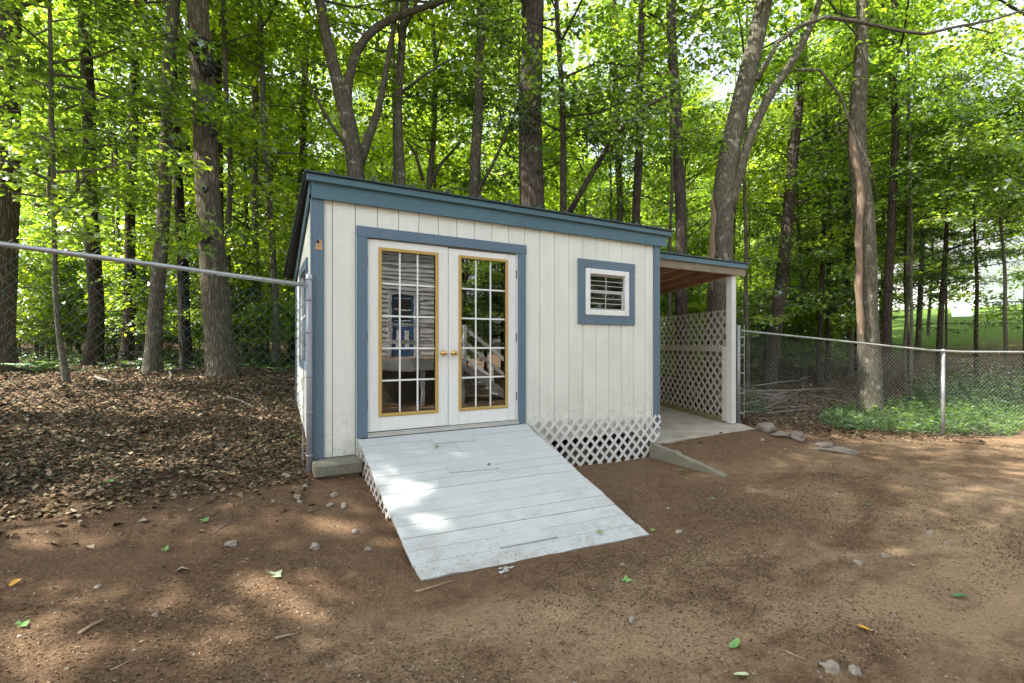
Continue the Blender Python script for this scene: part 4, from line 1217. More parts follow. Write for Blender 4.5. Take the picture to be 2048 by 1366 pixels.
T('slim straight trunk between the broken limb and the mottled trunk', 10.2, [(1272, 700, 30), (1274, 400, 22), (1280, 200, 20), (1284, -40, 17)], 'bark_dark', 17, 7.2, 18, 2.0, 'dark', 19, extra=[(1200, 1420, 60, 330, 8.6, 10.2, 24)])
T('thin pale stem far behind the right end of the roof', 13.0, [(1240, 700, 24), (1238, 400, 18), (1230, 120, 14)], 'bark_grey', 15, 5.2, 26, 2.0, 'maple', 20)
T('mottled straight trunk standing behind the lean-to roof', 10.8, [(1364, 660, 38), (1364, 420, 30), (1352, 200, 27), (1338, -40, 25)], 'bark_pine', 18, 8.0, 18, 2.0, 'maple', 21)
# big leaning tree with its long branch
bd = 10.2
bt, br = px(bd, (1436, 690, 74), (1440, 560, 66), (1446, 400, 60), (1470, 250, 56), (1500, 120, 52), (1532, -20, 46))
b2 = px(bd - .1, (1462, 420, 30), (1478, 360, 28), (1500, 270, 27), (1528, 205, 25), (1560, 160, 24), (1590, 120, 23), (1625, 50, 20), (1650, -30, 17))
b3 = px(bd - .6, (1515, 160, 14), (1556, 85, 13), (1600, 52, 13), (1650, 34, 13), (1720, 44, 12), (1800, 62, 11), (1850, 68, 11), (1910, 54, 10), (1985, 40, 9), (2060, 16, 8))
b4 = px(bd - .4, (1590, 140, 10), (1640, 140, 9), (1680, 190, 8), (1705, 260, 7), (1740, 330, 6), (1755, 390, 3))
b5 = px(bd - .5, (1930, 52, 6), (1985, 66, 5), (1992, 60, 2))
grow('leaning_tree', 'big leaning twin-stemmed tree behind the lean-to with a long arching branch', 'tree', 'trees around the yard', bt, br, 'bark_grey', 18, 8.4, 20, 2.4, 'maple', 22, forks=[b2], limbs=[b3, b4, b5],
     extra=[(1640, 2040, -20, 120, 10.6, 12.0, 22), (1800, 2040, 90, 170, 8.6, 9.4, 8)], scar=[(1424, 400, bd - .27, 5), (1430, 430, bd - .275, 11), (1426, 470, bd - .285, 9), (1427, 500, bd - .285, 13), (1422, 545, bd - .29, 9), (1424, 580, bd - .29, 4)])
T('big grey trunk with a long strip of missing bark behind the wire fence', 10.6, [(1740, 785, 74), (1734, 640, 61), (1728, 420, 58), (1712, 250, 52), (1722, 100, 38), (1728, -40, 34)], 'bark_grey', 17, 7.8, 20, 2.4, 'maple', 23, name='scarred_tree',
  scar=[(1706, 250, 10.44, 5), (1708, 290, 10.42, 14), (1716, 330, 10.41, 17), (1722, 360, 10.41, 11), (1726, 400, 10.41, 16), (1722, 440, 10.41, 12), (1720, 480, 10.41, 15), (1722, 530, 10.40, 11), (1720, 570, 10.40, 16), (1722, 610, 10.40, 11), (1725, 640, 10.39, 15), (1726, 668, 10.39, 5)], extra=[(1580, 1700, 100, 420, 10.8, 12.5, 14)])
T('dark trunk close behind the scarred grey trunk', 12.0, [(1772, 700, 32), (1776, 560, 26), (1790, 300, 22), (1786, 100, 20)], 'bark_dark', 16, 7.2, 20, 2.2, 'maple', 24, bare=20, extra=[(1800, 2060, 120, 400, 10.0, 12.0, 34)])
T('reddish dark trunk leaning behind the lean-to post', 13.5, [(1548, 690, 40), (1562, 560, 38), (1580, 400, 32), (1600, 200, 26)], 'bark_pine', 16, 5.0, 30, 2.2, 'hemlock', 25, bare=20)
T('slender twin conifer stem, the one nearer the leaning tree', 14.0, [(1640, 735, 18), (1644, 560, 15), (1648, 420, 12)], 'bark_dark', 9, 2.4, 26, 1.3, 'hemlock', 26, high=False, name='young_hemlock')
T('slender twin conifer stem, the one nearer the scarred trunk', 14.4, [(1656, 728, 14), (1658, 560, 12), (1660, 440, 10)], 'bark_dark', 8, 2.2, 22, 1.2, 'hemlock', 27, high=False, name='young_hemlock')
T('thin conifer stem right of the scarred trunk', 14.0, [(1815, 720, 12), (1813, 600, 10), (1812, 480, 8)], 'bark_dark', 7.5, 2.0, 22, 1.2, 'hemlock', 28, high=False, name='young_hemlock')
T('dark conifer stem left of the white propped sheet', 13.0, [(1880, 715, 22), (1882, 620, 18), (1890, 480, 14)], 'bark_dark', 9, 2.8, 24, 1.4, 'hemlock', 29, high=False, name='young_hemlock')
T('thin dark stem in front of the corner of the white house', 13.0, [(1953, 715, 14), (1953, 600, 12), (1950, 500, 9)], 'bark_dark', 7, 3.0, 12, 1.0, 'hemlock', 30, high=False, name='young_hemlock')
T('curved grey stem in front of the white house wall', 12.0, [(2014, 715, 15), (2008, 560, 11), (1998, 420, 9), (1980, 330, 7), (1960, 270, 6)], 'bark_thin', 8.2, 4.6, 22, 1.4, 'maple', 31, high=False)
T('dark trunk at the right edge of the picture', 11.5, [(2056, 800, 22), (2054, 600, 17), (2058, 300, 15), (2054, 0, 14)], 'bark_dark', 15, 5.4, 28, 2.2, 'maple', 32, extra=[(1880, 2090, 60, 440, 9.5, 12, 60)])
T('thin pale stem between the leaning tree and the scarred trunk', 15, [(1700, 700, 18), (1696, 480, 14), (1680, 250, 12)], 'bark_grey', 13, 4.5, 36, 2.2, 'maple', 33, extra=[(1500, 1720, 420, 640, 11.5, 15, 26)])
# trees outside the picture whose crowns shade the yard
for i, (x, y, H, lab) in enumerate(((-5.6, 2.6, 17, 'tall shade tree outside the picture beyond the left fence'), (-9.0, 1.0, 18, 'broad shade tree farther outside the picture on the left'), (-7.6, -2.8, 16, 'shade tree outside the picture left of the camera'),
                                    (-4.2, 6.2, 18, 'shade tree outside the picture behind the left fence'), (-12.5, -1.5, 19, 'farthest shade tree outside the picture on the left'))):
    g = gz(x, y)
    grow('shade_tree', lab, 'tree', 'trees around the yard', [(x, y, g), (x + .1, y, g + 4), (x + .3, y - .2, 10)], [.26, .22, .16], 'bark_oak', H, 7.0, 78, 3.4, 'maple', 50 + i, per=3, hikeep=1.0)
for i, (x, y, H, lab) in enumerate(((10.5, -12.5, 14, 'leafy tree behind the camera, mirrored in the right door'), (13.0, -9.0, 13, 'leafy tree behind the camera toward the right'), (6.9, -17.0, 14, 'leafy tree far behind the camera'))):
    g = gz(x, y)
    grow('yard_tree', lab, 'tree', 'trees behind the camera', [(x, y, g), (x, y, g + 3), (x + .2, y, 7)], [.2, .17, .12], 'bark_oak', H, 2.2, 50, 2.6, 'dark', 70 + i, per=3)

# ------------------------------------------------------------------ forest behind: a few grown kinds, copied
def proto(kind, H, zb, nb, blen, rad, barkm, seed, scale, per=4, lean=.3, hemi=False):
    rs = np.random.default_rng(seed)
    mb = MB()
    pts = [(0, 0, -.2), (rs.normal(0, lean * .3), rs.normal(0, lean * .3), H * .4), (rs.normal(0, lean), rs.normal(0, lean), H)]
    X, rr = trunk_mesh(mb, pts, [rad, rad * .75, rad * .15], 9, .06, True, seed)
    fo = Foliage(kind)
    for i in range(nb):
        f = (i + rs.random()) / nb
        z = zb + (H - zb) * f
        p = np.array([np.interp(z, X[:, 2], X[:, j]) for j in range(3)])
        l = blen * ((1.15 - f) if hemi else (.5 + .8 * math.sin(math.pi * min(1, .2 + .8 * f)))) * rs.uniform(.6, 1.2)
        phi = rs.uniform(0, 6.283)
        dv = unit(np.array([math.cos(phi), math.sin(phi), rs.uniform(-.1, .12) if hemi else rs.uniform(.1, .6)]))
        mb.tube([p, p + dv * l * .5, p + dv * l - np.array([0, 0, .08 * l])], [.012 * l, .008 * l, .003 * l], 4, False)
        for j in range(per):
            s = .3 + .75 * (j + rs.random()) / per
            fo.spray(p + dv * l * s + rs.normal(0, .2, 3), dv * np.array([1, 1, .3]) + rs.normal(0, .6, 3) * np.array([1, 1, .2]))
    fo.k = dict(fo.k, R=fo.k['R'] * scale, n=int(fo.k['n'] * 1.25))
    fo.Rr = [r * scale for r in fo.Rr]
    me, tw = fo.finish(False, scale)
    tm = mb.mesh('trunk', True); tm.materials.append(M[barkm])
    me.materials.append(M[fo.k['m']])
    return tm, me
PR = [proto('lime', 11, 1.6, 32, 2.3, .08, 'bark_grey', 101, 1.15), proto('maple', 13, 2.6, 32, 2.4, .10, 'bark_dark', 102, 1.15), proto('lime', 9, 1.0, 32, 2.1, .055, 'bark_thin', 103, 1.1),
      proto('hemlock', 10, 1.6, 44, 1.9, .13, 'bark_dark', 104, 1.5, 4, .15, True), proto('maple', 10.5, 1.4, 34, 2.3, .09, 'bark_grey', 105, 1.15), proto('maple', 13, 6.0, 14, 1.5, .05, 'bark_thin', 106, 1.0), proto('lime', 17, 1.0, 70, 4.2, .14, 'bark_grey', 107, 2.2)]
MARKS = [(-400, 'far beyond the left picture edge'), (-170, 'just beyond the left picture edge'), (-70, 'cut by the left picture edge'), (0, 'by the left picture edge'), (110, 'right of the slender crooked sapling'), (185, 'behind the near-black conifer'), (250, 'by the straight dark trunk'), (310, 'behind the lichen-grey maple'), (375, 'behind the charred snag'), (440, 'behind the big oak'), (490, 'right of the big oak'), (545, 'left of the shed wall'), (620, 'over the high roof corner'), (680, 'left of the forked tree'), (720, 'behind the forked tree'), (780, 'right of the forked tree'), (850, 'above the doors'), (910, 'left of the tall grey trunk'), (955, 'behind the tall grey trunk'), (1010, 'left of the massive pine'), (1066, 'behind the massive pine'), (1120, 'right of the massive pine'), (1200, 'above the small window'), (1275, 'by the slim straight trunk'), (1330, 'over the low roof end'), (1365, 'behind the mottled trunk'), (1410, 'left of the leaning tree'), (1450, 'behind the leaning tree'), (1510, 'right of the lean-to post'), (1560, 'by the reddish leaning trunk'), (1610, 'right of the reddish leaning trunk'), (1650, 'behind the twin conifers'), (1695, 'left of the scarred trunk'), (1735, 'behind the scarred trunk'), (1790, 'right of the scarred trunk'), (1850, 'left of the propped sheet'), (1930, 'near the propped sheet'), (2000, 'before the white house'), (2060, 'at the right picture edge'), (2140, 'cut by the right picture edge'), (2230, 'just beyond the right picture edge'), (2360, 'far beyond the right picture edge')]
def where(u):
    return min(MARKS, key=lambda m_: abs(m_[0] - u))[1]
USED = {}
def own(lab):
    USED[lab] = USED.get(lab, 0) + 1
    if USED[lab] == 1: return lab
    return lab + (', second', ', third', ', fourth', ', fifth')[min(USED[lab] - 2, 3)]
PL = [('pale-barked tree with lime-green leaves in the woods behind', 'lime-green trees in the woods behind'), ('dark-barked maple in the woods behind', 'dark-barked maples in the woods behind'), ('slim young lime-green tree in the woods behind', 'slim young trees in the woods behind'),
      ('dark green hemlock in the woods behind', 'hemlocks in the woods behind'), ('bushy maple in the woods behind', 'bushy maples in the woods behind'), ('', 'thin pole trees in the woods behind'), ('', 'great maples closing the far woods')]
def plant(name, lab, cat, group, x, y, parts, rot, sc, zoff=0.0):
    t = thing(name, lab, cat, (x, y, gz(x, y) - zoff), group)
    t.rotation_euler = (0, 0, rot); t.scale = (sc, sc, sc * random.uniform(.92, 1.08))
    for nm, me in parts:
        o = bpy.data.objects.new(nm, me); COL.objects.link(o); o.parent = t
    return t
rs = random.Random(11)
placed = []
ROWS = ('first', 'second', 'third', 'fourth', 'fifth', 'last')
PK = ('lime-green tree', 'dark-barked maple', 'slim young tree', 'dark hemlock', 'bushy maple', 'thin pole tree', 'great spreading maple')
def far_tree(u, d, k):
    p = CAM + (FW + RT * (u - 1024) / FPX) * d
    for q in placed:
        if (q[0] - p[0]) ** 2 + (q[1] - p[1]) ** 2 < (1.1 if k == 5 else 2.0) ** 2: return
    placed.append(p)
    plant(['woodland_tree', 'woodland_tree', 'slim_tree', 'hemlock', 'woodland_tree', 'pole_tree', 'woodland_tree'][k], own('%s in the %s row of woods, %s' % (PK[k], ROWS[0 if d < 17.5 else 1 if d < 24.5 else 2 if d < 34 else 3 if d < 45.5 else 4 if d < 61 else 5], where(u))), 'tree', PL[k][1], p[0], p[1], [('trunk', PR[k][0]), ('crown', PR[k][1])], rs.uniform(0, 6.28), rs.uniform(.8, 1.15))
for d0, d1, step in ((13.5, 17, 135), (18, 24, 105), (25, 33, 80), (35, 44, 62), (47, 60, 62), (62, 76, 70)):
    u = -260 + rs.uniform(0, 60)
    while u < 2350:
        d = rs.uniform(d0, d1)
        skip = (u > 1760 and 17 < d0 < 34 and rs.random() < .5) or (1885 < u < 2150 and d0 < 46) or (1835 < u < 2150 and 24 < d0 < 46)      # the opening towards the neighbour's house
        gap = 880 < u < 1010 and d0 < 40 and rs.random() < .55
        if not gap and not skip:
            if d0 > 45: k = 6
            elif u < 420: k = rs.choice((0, 1, 2, 3, 4))
            elif u < 1150: k = rs.choice((0, 0, 2, 2, 1))
            elif u < 1480: k = rs.choice((0, 1, 4, 2))
            else: k = rs.choice((0, 1, 3, 4, 4, 2))
            far_tree(u, d, k)
        u += step * rs.uniform(.6, 1.4)
u = -40
while u < 1900:
    far_tree(u + rs.uniform(-25, 25), rs.uniform(11.0, 24), 5)
    u += 33
for i, (x, y, k) in enumerate(((8.2, -15.0, 4), (10.6, -15.6, 3), (9.4, -17.5, 1), (12.4, -16.0, 4), (7.0, -19.0, 3), (14.5, -18.0, 1), (11.2, -21.0, 2), (16.8, -14.5, 3), (8.6, -23.5, 4), (13.8, -24.0, 3), (5.6, -24.0, 1), (18.5, -20.0, 4))):
    plant('yard_edge_tree', 'tree in the far row behind the camera, %s along it' % ('first', 'second', 'third', 'fourth', 'fifth', 'sixth', 'seventh', 'eighth', 'ninth', 'tenth', 'eleventh', 'twelfth')[i], 'tree', 'trees behind the camera', x, y, [('trunk', PR[k][0]), ('crown', PR[k][1])], i * 1.7, 1.0)
# ------------------------------------------------------------------ understory: saplings, ferns, weeds
SP = []
for i in range(3):
    SP.append(proto(('maple', 'lime', 'hemlock')[i], (3.6, 2.8, 2.6)[i], (.9, .6, .4)[i], (16, 14, 34)[i], (.9, .8, .85)[i], .018, 'bark_thin', 120 + i, .72, 3, .12, i == 2))
SLB = [('leafy maple sapling in the undergrowth behind the fence', 'maple saplings in the undergrowth'), ('low lime-green sapling in the undergrowth behind the fence', 'lime-green saplings in the undergrowth'), ('small hemlock seedling in the undergrowth behind the fence', 'hemlock seedlings in the undergrowth')]
cnt = 0
for i in range(260):
    u = rs.uniform(-120, 2200); d = rs.uniform(9.2, 22)
    p = CAM + (FW + RT * (u - 1024) / FPX) * d
    if p[1] < 2.6 and p[0] < 7.6: continue
    if -.8 < p[0] < 9.0 and p[1] < 4.4: continue
    if p[1] < 3.2 and p[0] > 7 and p[0] < 16: continue
    if u > 1750 and d > 17: continue
    if 1860 < u < 2100: continue
    if u < 900 and d < 10.5 and rs.random() < .5: continue
    k = rs.choice((0, 1, 1, 2) if u < 1450 else (0, 2, 2, 1))
    plant(['maple_sapling', 'lime_sapling', 'hemlock_seedling'][k], own('%s %s, %s' % (('maple sapling', 'lime-green sapling', 'hemlock seedling')[k], 'near the fence' if d < 13 else 'deeper in the woods' if d < 17 else 'far back in the woods', where(u))), 'sapling', SLB[k][1], p[0], p[1], [('stem', SP[k][0]), ('leaves', SP[k][1])], rs.uniform(0, 6.28), rs.uniform(.55, 1.2))
def frond_mesh(n, L, seed, droop=.5, w_=.16):
    """arching fern fronds"""
    r = np.random.default_rng(seed); P = []; Tn = []; Nn = []; s = []
    for i in range(n):
        phi = r.uniform(0, 6.283); l = L * r.uniform(.7, 1.15)
        h = np.array([math.cos(phi), math.sin(phi), 0])
        for t in np.linspace(.12, 1, 16):
            c = h * l * t * .9 + np.array([0, 0, l * (.75 * t - droop * t * t)])
            sd = np.cross(h, [0, 0, 1.0])
            for sg in (1, -1):
                P.append(c); Tn.append(sd * sg + h * .35 - np.array([0, 0, .15])); Nn.append(np.array([0, 0, 1.0]) + h * .3); s.append(w_ * l * math.sin(math.pi * min(1, .15 + t * .85)) * 1.5 + .01)
    V, Fc = leaf_arrays(np.array(P), unit(np.array(Tn)), unit(np.array(Nn)), np.array(s), .13, .03)
    return np_mesh('fronds', V, Fc, r.uniform(0, 1, len(Fc)))
fm = frond_mesh(9, .5, 5); fm.materials.append(M['fern'])
for i, (u, v, sc, lab) in enumerate(((275, 772, .8, 'pale fern at the foot of the leaning grey maple'), (305, 765, .9, 'pale fern beside the mossy stone'), (450, 752, .8, 'fern at the foot of the big oak'), (530, 752, .9, 'fern clump right of the big oak'), (70, 745, 1.1, 'fern near the left edge of the picture'), (560, 765, .8, 'fern closest to the left wall of the shed'))):
    p = soil_hit(u, v, 1.0)
    t = thing('fern', lab, 'fern', (p[0], p[1], gz(p[0], p[1])), 'ferns behind the left fence')
    t.scale = (sc,) * 3; t.rotation_euler = (0, 0, i * 1.3)
    o = bpy.data.objects.new('fronds', fm); COL.objects.link(o); o.parent = t
# weeds behind the right fence
M['weedgrass'] = leaf_mat('weed_grass', (0.085, 0.17, 0.035), (0.22, 0.42, 0.05), 0.45)
def weed_patch(name, lab, cx, cy, rx, ry, n, hgt, m, seed, thin=1.0):
    r = np.random.default_rng(seed)
    th = r.uniform(0, 6.283, n); q = np.sqrt(r.uniform(0, 1, n))
    x = cx + rx * q * np.cos(th); y = cy + ry * q * np.sin(th)
    if cx > 8:                              # everything grows behind the fence
        ok = y > np.interp(x, [7.3, 10.38, 13.4, 20], [.5, -1.4, -3.27, -7]) + .3
        x, y, q = x[ok], y[ok], q[ok]; n = len(x)
    hh = hgt * r.uniform(.2, 1.0, n) ** 1.6 * 1.5 * (1.15 - .6 * q)
    z = ground_z(x, y)
    k = 9
    f = np.linspace(.15, 1, k)[None, :] + r.normal(0, .05, (n, k))
    P = np.stack([x[:, None] + r.normal(0, .03, (n, k)), y[:, None] + r.normal(0, .03, (n, k)), z[:, None] + hh[:, None] * f], -1).reshape(-1, 3)
    Tn = unit(np.c_[r.normal(0, 1, (n * k, 2)), r.normal(.15, .3, n * k)]); Nn = unit(np.c_[r.normal(0, .5, (n * k, 2)), np.ones(n * k)])
    V, Fc = leaf_arrays(P, Tn, Nn, r.uniform(.035, .085, n * k) * (1.0 if thin == 1.0 else 1.5), .24 * thin, .1)
    return tag(link(name, np_mesh(name, V, Fc, r.uniform(0, 1, n * k)), m), lab, 'weeds', None, 'stuff')
weed_patch('weeds', 'bright green weed patch behind the right wire fence', 11.9, -.55, 3.0, 1.35, 1400, .27, 'weedgrass', 31, .75)
weed_patch('weeds', 'green creeper heap at the right edge behind the wire fence', 14.6, -.6, 1.6, 1.3, 900, .95, 'weed', 32)
weed_patch('weeds', 'sparse weeds in the brush beside the lean-to', 8.6, 1.6, .9, .8, 140, .55, 'weed', 33)
weed_patch('weeds', 'low green ground plants between the trunks on the left', -1.0, 9.5, 6.5, 4.2, 1300, .30, 'weed', 34)
weed_patch('weeds', 'low undergrowth in the woods right of the lean-to', 15.5, 6.5, 5, 3.0, 1200, .5, 'weed', 35)

# ------------------------------------------------------------------ leaf litter, mulch, brush
def litter(name, lab, x, y, s0, s1, m, seed, lift=.035, tilt=.55, ratio=.34, fold=.22):
    r = np.random.default_rng(seed); n = len(x)
    z = surface(x, y)[0]
    P = np.c_[x, y, z + r.uniform(0, lift, n)]
    Nn = unit(np.c_[r.normal(0, tilt, (n, 2)), np.ones(n)])
    Tn = unit(np.c_[r.normal(0, 1, (n, 2)), r.normal(0, .25, n)])
    V, Fc = leaf_arrays(P, Tn, Nn, r.uniform(s0, s1, n), ratio, fold)
    return tag(link(name, np_mesh(name, V, Fc, r.uniform(0, 1, n) ** 1.2), m), lab, 'leaf litter', None, 'stuff')
r = np.random.default_rng(5)
x = r.uniform(-6.0, .3, 80000); y = -.6 + r.uniform(0, 1, 80000) ** 1.5 * 8.0
kp_ = (y > litter_edge(x) - .15 + np.abs(r.normal(0, .5, len(x))) * (r.uniform(0, 1, len(x)) < .75)) & ~((x > -.02) & (y < 2.4) & (y > -.3))
litter('leaf_litter', 'dry brown leaf litter covering the bank behind the left fence', x[kp_], y[kp_], .020, .062, 'litter', 6, .02, .30, .36, .10)
x = r.uniform(7.2, 17, 30000); y = r.uniform(-4.5, 9, 30000)
kp_ = (y > litter_edge(x) - .05 + r.normal(0, .16, len(x))) & ~((x < 8.6) & (y < 3.4) & (y > (x - 7.2) * 2.4 - .2))
litter('leaf_litter', 'dry brown leaf litter behind the right wire fence', x[kp_], y[kp_], .04, .095, 'litter', 7, .03, .38, .36, .13)
x = r.uniform(-3.5, 11, 900); y = litter_edge(x) - np.abs(r.normal(0, .38, 900)); kp_ = (y < -.02) & ~((x > -.1) & (x < 5) & (y > -2.1))
litter('leaf_litter', 'scattered dry leaves along the edge of the bare soil', x[kp_], y[kp_], .035, .09, 'litter', 8, .012, .3)
x = np.r_[r.uniform(-4.2, 11, 95000), r.uniform(-2.6, 6.5, 90000)]; y = np.r_[-4.4 + 4.6 * r.uniform(0, 1, 95000) ** .85, r.uniform(-3.9, -1.2, 90000)]
kp_ = (y < litter_edge(x)) & ~((x > .45) & (x < 2.46) & (y > -2.06)) & ~((x > -.02) & (x < 4.75) & (y > -.28)) & ~((x > 4.7) & (x < 7.1) & (y > -.08))
dn = np.array([mnoise.noise(Vector((a * .9, b_ * 1.6, 7.7))) for a, b_ in zip(x, y)])
kp_ &= r.uniform(0, 1, len(x)) < np.clip(.62 + dn * 1.1, .12, 1)
litter('mulch', 'fine brown bark mulch strewn over the soil of the yard', x[kp_], y[kp_], .006, .026, 'mulch', 9, .004, .45, .15, .10)
def pebble_mesh(seed):
    bm = bmesh.new(); bmesh.ops.create_icosphere(bm, subdivisions=3, radius=1)
    for v in bm.verts:
        v.co *= 1 + .55 * mnoise.noise(v.co * 1.5 + Vector((seed * 3.1, 0, 0))) + .07 * mnoise.noise(v.co * 4 + Vector((seed, 5, 0)))
    me = bpy.data.meshes.new('stone'); bm.to_mesh(me); bm.free()
    me.polygons.foreach_set('use_smooth', np.ones(len(me.polygons), bool))
    return me
PBM = [pebble_mesh(i) for i in range(5)]
for m_ in PBM: m_.materials.append(M['pebble'])
STM = [pebble_mesh(i + 9) for i in range(3)]
for m_ in STM: m_.materials.append(M['stone'])
def stone(name, lab, cat, group, u, v, sx, sy, sz, rot, k, big=False):
    p = soil_hit(u, v)
    o = bpy.data.objects.new(name, (STM if big else PBM)[k % (3 if big else 5)]); COL.objects.link(o)
    o.location = (p[0], p[1], surface([p[0]], [p[1]])[0][0] + sz * .3); o.scale = (sx, sy, sz); o.rotation_euler = (0, 0, rot)
    return tag(o, lab, cat, group)
G = 'field stones by the slab'
stone('rock', 'rounded tan rock next to the corner of the concrete slab', 'rock', G, 1532, 860, .20, .14, .11, .5, 0, True)
stone('rock', 'flat grey rock second in the row right of the slab', 'rock', G, 1562, 874, .17, .10, .05, -.3, 1, True)
stone('rock', 'small humped rock third in the row right of the slab', 'rock', G, 1592, 880, .15, .11, .08, .8, 2, True)
stone('rock', 'half buried pale rock at the end of the rock row', 'rock', G, 1648, 893, .16, .10, .06, .1, 0, True)
stone('rock', 'long pointed pale rock lowest in the rock row', 'rock', G, 1676, 905, .26, .07, .06, -1.0, 1, True)
stone('mossy_stone', 'mossy stone at the foot of the charred snag', 'rock', None, 395, 762, .45, .3, .16, .3, 2, True)
msn = [o for o in COL.objects if o.name.startswith('mossy_stone')][0]
msn.data = msn.data.copy(); msn.data.materials.clear()
M['greenmoss'] = simple('green_moss', (0.075, 0.095, 0.025), 1.0, 0, 18, .5)
msn.data.materials.append(M['greenmoss'])
G = 'pebbles on the bare soil'
for i, (u, v, s, lab) in enumerate(((464, 1094, .035, 'grey-white pebble in the open soil on the left, larger than its neighbours'), (630, 1096, .035, 'angular grey pebble midway between the left leaf and the ramp'), (610, 995, .022, 'white pebble left of a cluster below the corner block'), (660, 1020, .026, 'white pebble lowest of the cluster below the corner block'), (688, 1020, .034, 'pale stone chip, largest of the cluster below the corner block'),
        (600, 1018, .02, 'small pale pebble at the left of the cluster below the corner block'), (668, 1004, .03, 'light angular pebble on top of the cluster below the corner block'), (710, 1065, .026, 'pale pebble in the sunny patch beside the ramp'), (1358, 1065, .03, 'round tan pebble near the right foot of the ramp'), (1264, 1241, .022, 'white pebble in the sandy foreground'), (1718, 1128, .03, 'tan pebble in the open soil on the right'),
        (1662, 1336, .04, 'large grey pebble at the bottom edge'), (1708, 1342, .032, 'pebble at the bottom edge, right of the larger grey one'), (310, 1230, .016, 'small white stone chip in the left foreground'), (735, 1097, .022, 'yellowish pebble close to the left edge of the ramp'), (1770, 1113, .026, 'upper one of two tan pebbles on the right'), (1858, 1068, .028, 'pale pebble far right in the open soil'))):
    stone('pebble', lab, 'pebble', G, u, v, s * 1.2, s * .85, s * .7, i * 1.1, i)
r = np.random.default_rng(41)
mbp = []; base_v = np.array([[1, 0, 0], [-.5, .86, 0], [-.5, -.86, 0], [0.1, 0, .8]])
n = 1500
x = r.uniform(-3.6, 10.6, n); y = r.uniform(-4.2, .1, n)
kp_ = (y < litter_edge(x)) & ~((x > .45) & (x < 2.5) & (y > -2.08)) & ~((x > -.02) & (x < 7.1) & (y > -.28))
x, y = x[kp_], y[kp_]; n = len(x)
s = r.uniform(.004, .011, n) * (1 + 1.2 * (r.uniform(0, 1, n) > .94)); an = r.uniform(0, 6.28, n)
B = base_v[None] * s[:, None, None] * np.array([1.2, .9, .8])
ca, sa = np.cos(an)[:, None], np.sin(an)[:, None]
V = np.stack([B[..., 0] * ca - B[..., 1] * sa + x[:, None], B[..., 0] * sa + B[..., 1] * ca + y[:, None], B[..., 2] + surface(x, y)[0][:, None] + .001], -1).reshape(-1, 3)
k4 = np.arange(n)[:, None] * 4
Fc = np.concatenate([k4 + np.array([[0, 1, 3]]), k4 + np.array([[1, 2, 3]]), k4 + np.array([[2, 0, 3]])])
tag(link('gravel', np_mesh('gravel', V, Fc), 'pebble'), 'fine pale grit scattered over the bare soil', 'gravel', None, 'stuff')

def star_leaf(size, lobes, seed, curl=.2):
    rr = random.Random(seed); pts = []
    n = lobes * 2
    for i in range(n + 1):
        th = -2.5 + 5.0 * i / n
        rad = (1.0 - .28 * abs(i - n / 2) / (n / 2)) * (1.0 if i % 2 == 0 else .50) * rr.uniform(.85, 1.1)
        pts.append((math.cos(th) * rad, math.sin(th) * rad))
    pts.append((-.75, .03)); pts.append((-.75, -.03))
    v = [(0, 0, 0)] + [(x * size, y * size, curl * size * (x * x + y * y) * rr.uniform(.4, 1.2)) for x, y in pts]
    m_ = len(pts)
    me = bpy.data.meshes.new('leaf'); me.from_pydata(v, [], [(0, i + 1, i + 2) for i in range(m_ - 1)])
    a = me.attributes.new('tint', 'FLOAT', 'FACE'); a.data.foreach_set('value', np.full(m_ - 1, .5 + rr.uniform(-.2, .2), np.float32))
    return me
def oval_leaf(size):
    ring = [(math.cos(t) * (1 + .12 * math.cos(t)), math.sin(t) * .48) for t in np.linspace(0, 6.283, 15)[:-1]]
    me = bpy.data.meshes.new('leaf'); me.from_pydata([(0, 0, .0)] + [(x * size * (1 + .1 * math.sin(9 * x)), (y + .12 * x * x) * size * (1 + .14 * math.sin(7 * x + 5 * y)), size * (1.1 * y * y + .22 * x * x)) for x, y in ring], [], [(0, i + 1, (i + 1) % 14 + 1) for i in range(14)])
    a = me.attributes.new('tint', 'FLOAT', 'FACE'); a.data.foreach_set('value', np.full(14, .4, np.float32))
    return me
M['green_leaf'] = simple('fallen_green_leaf', (0.14, 0.28, 0.08), .5, 0, 40, .25)
M['pale_leaf'] = simple('fallen_pale_leaf', (0.42, 0.48, 0.30), .6, 0, 40, .2)
M['yellow_leaf'] = simple('fallen_yellow_leaf', (0.60, 0.33, 0.04), .5, 0, 40, .25)
M['brown_leaf'] = simple('fallen_brown_leaf', (0.13, 0.07, 0.04), .7, 0, 40, .3)
M['dark_green_leaf'] = simple('fallen_dark_leaf', (0.05, 0.13, 0.05), .45, 0, 40, .25)
LG = 'single fallen leaves'
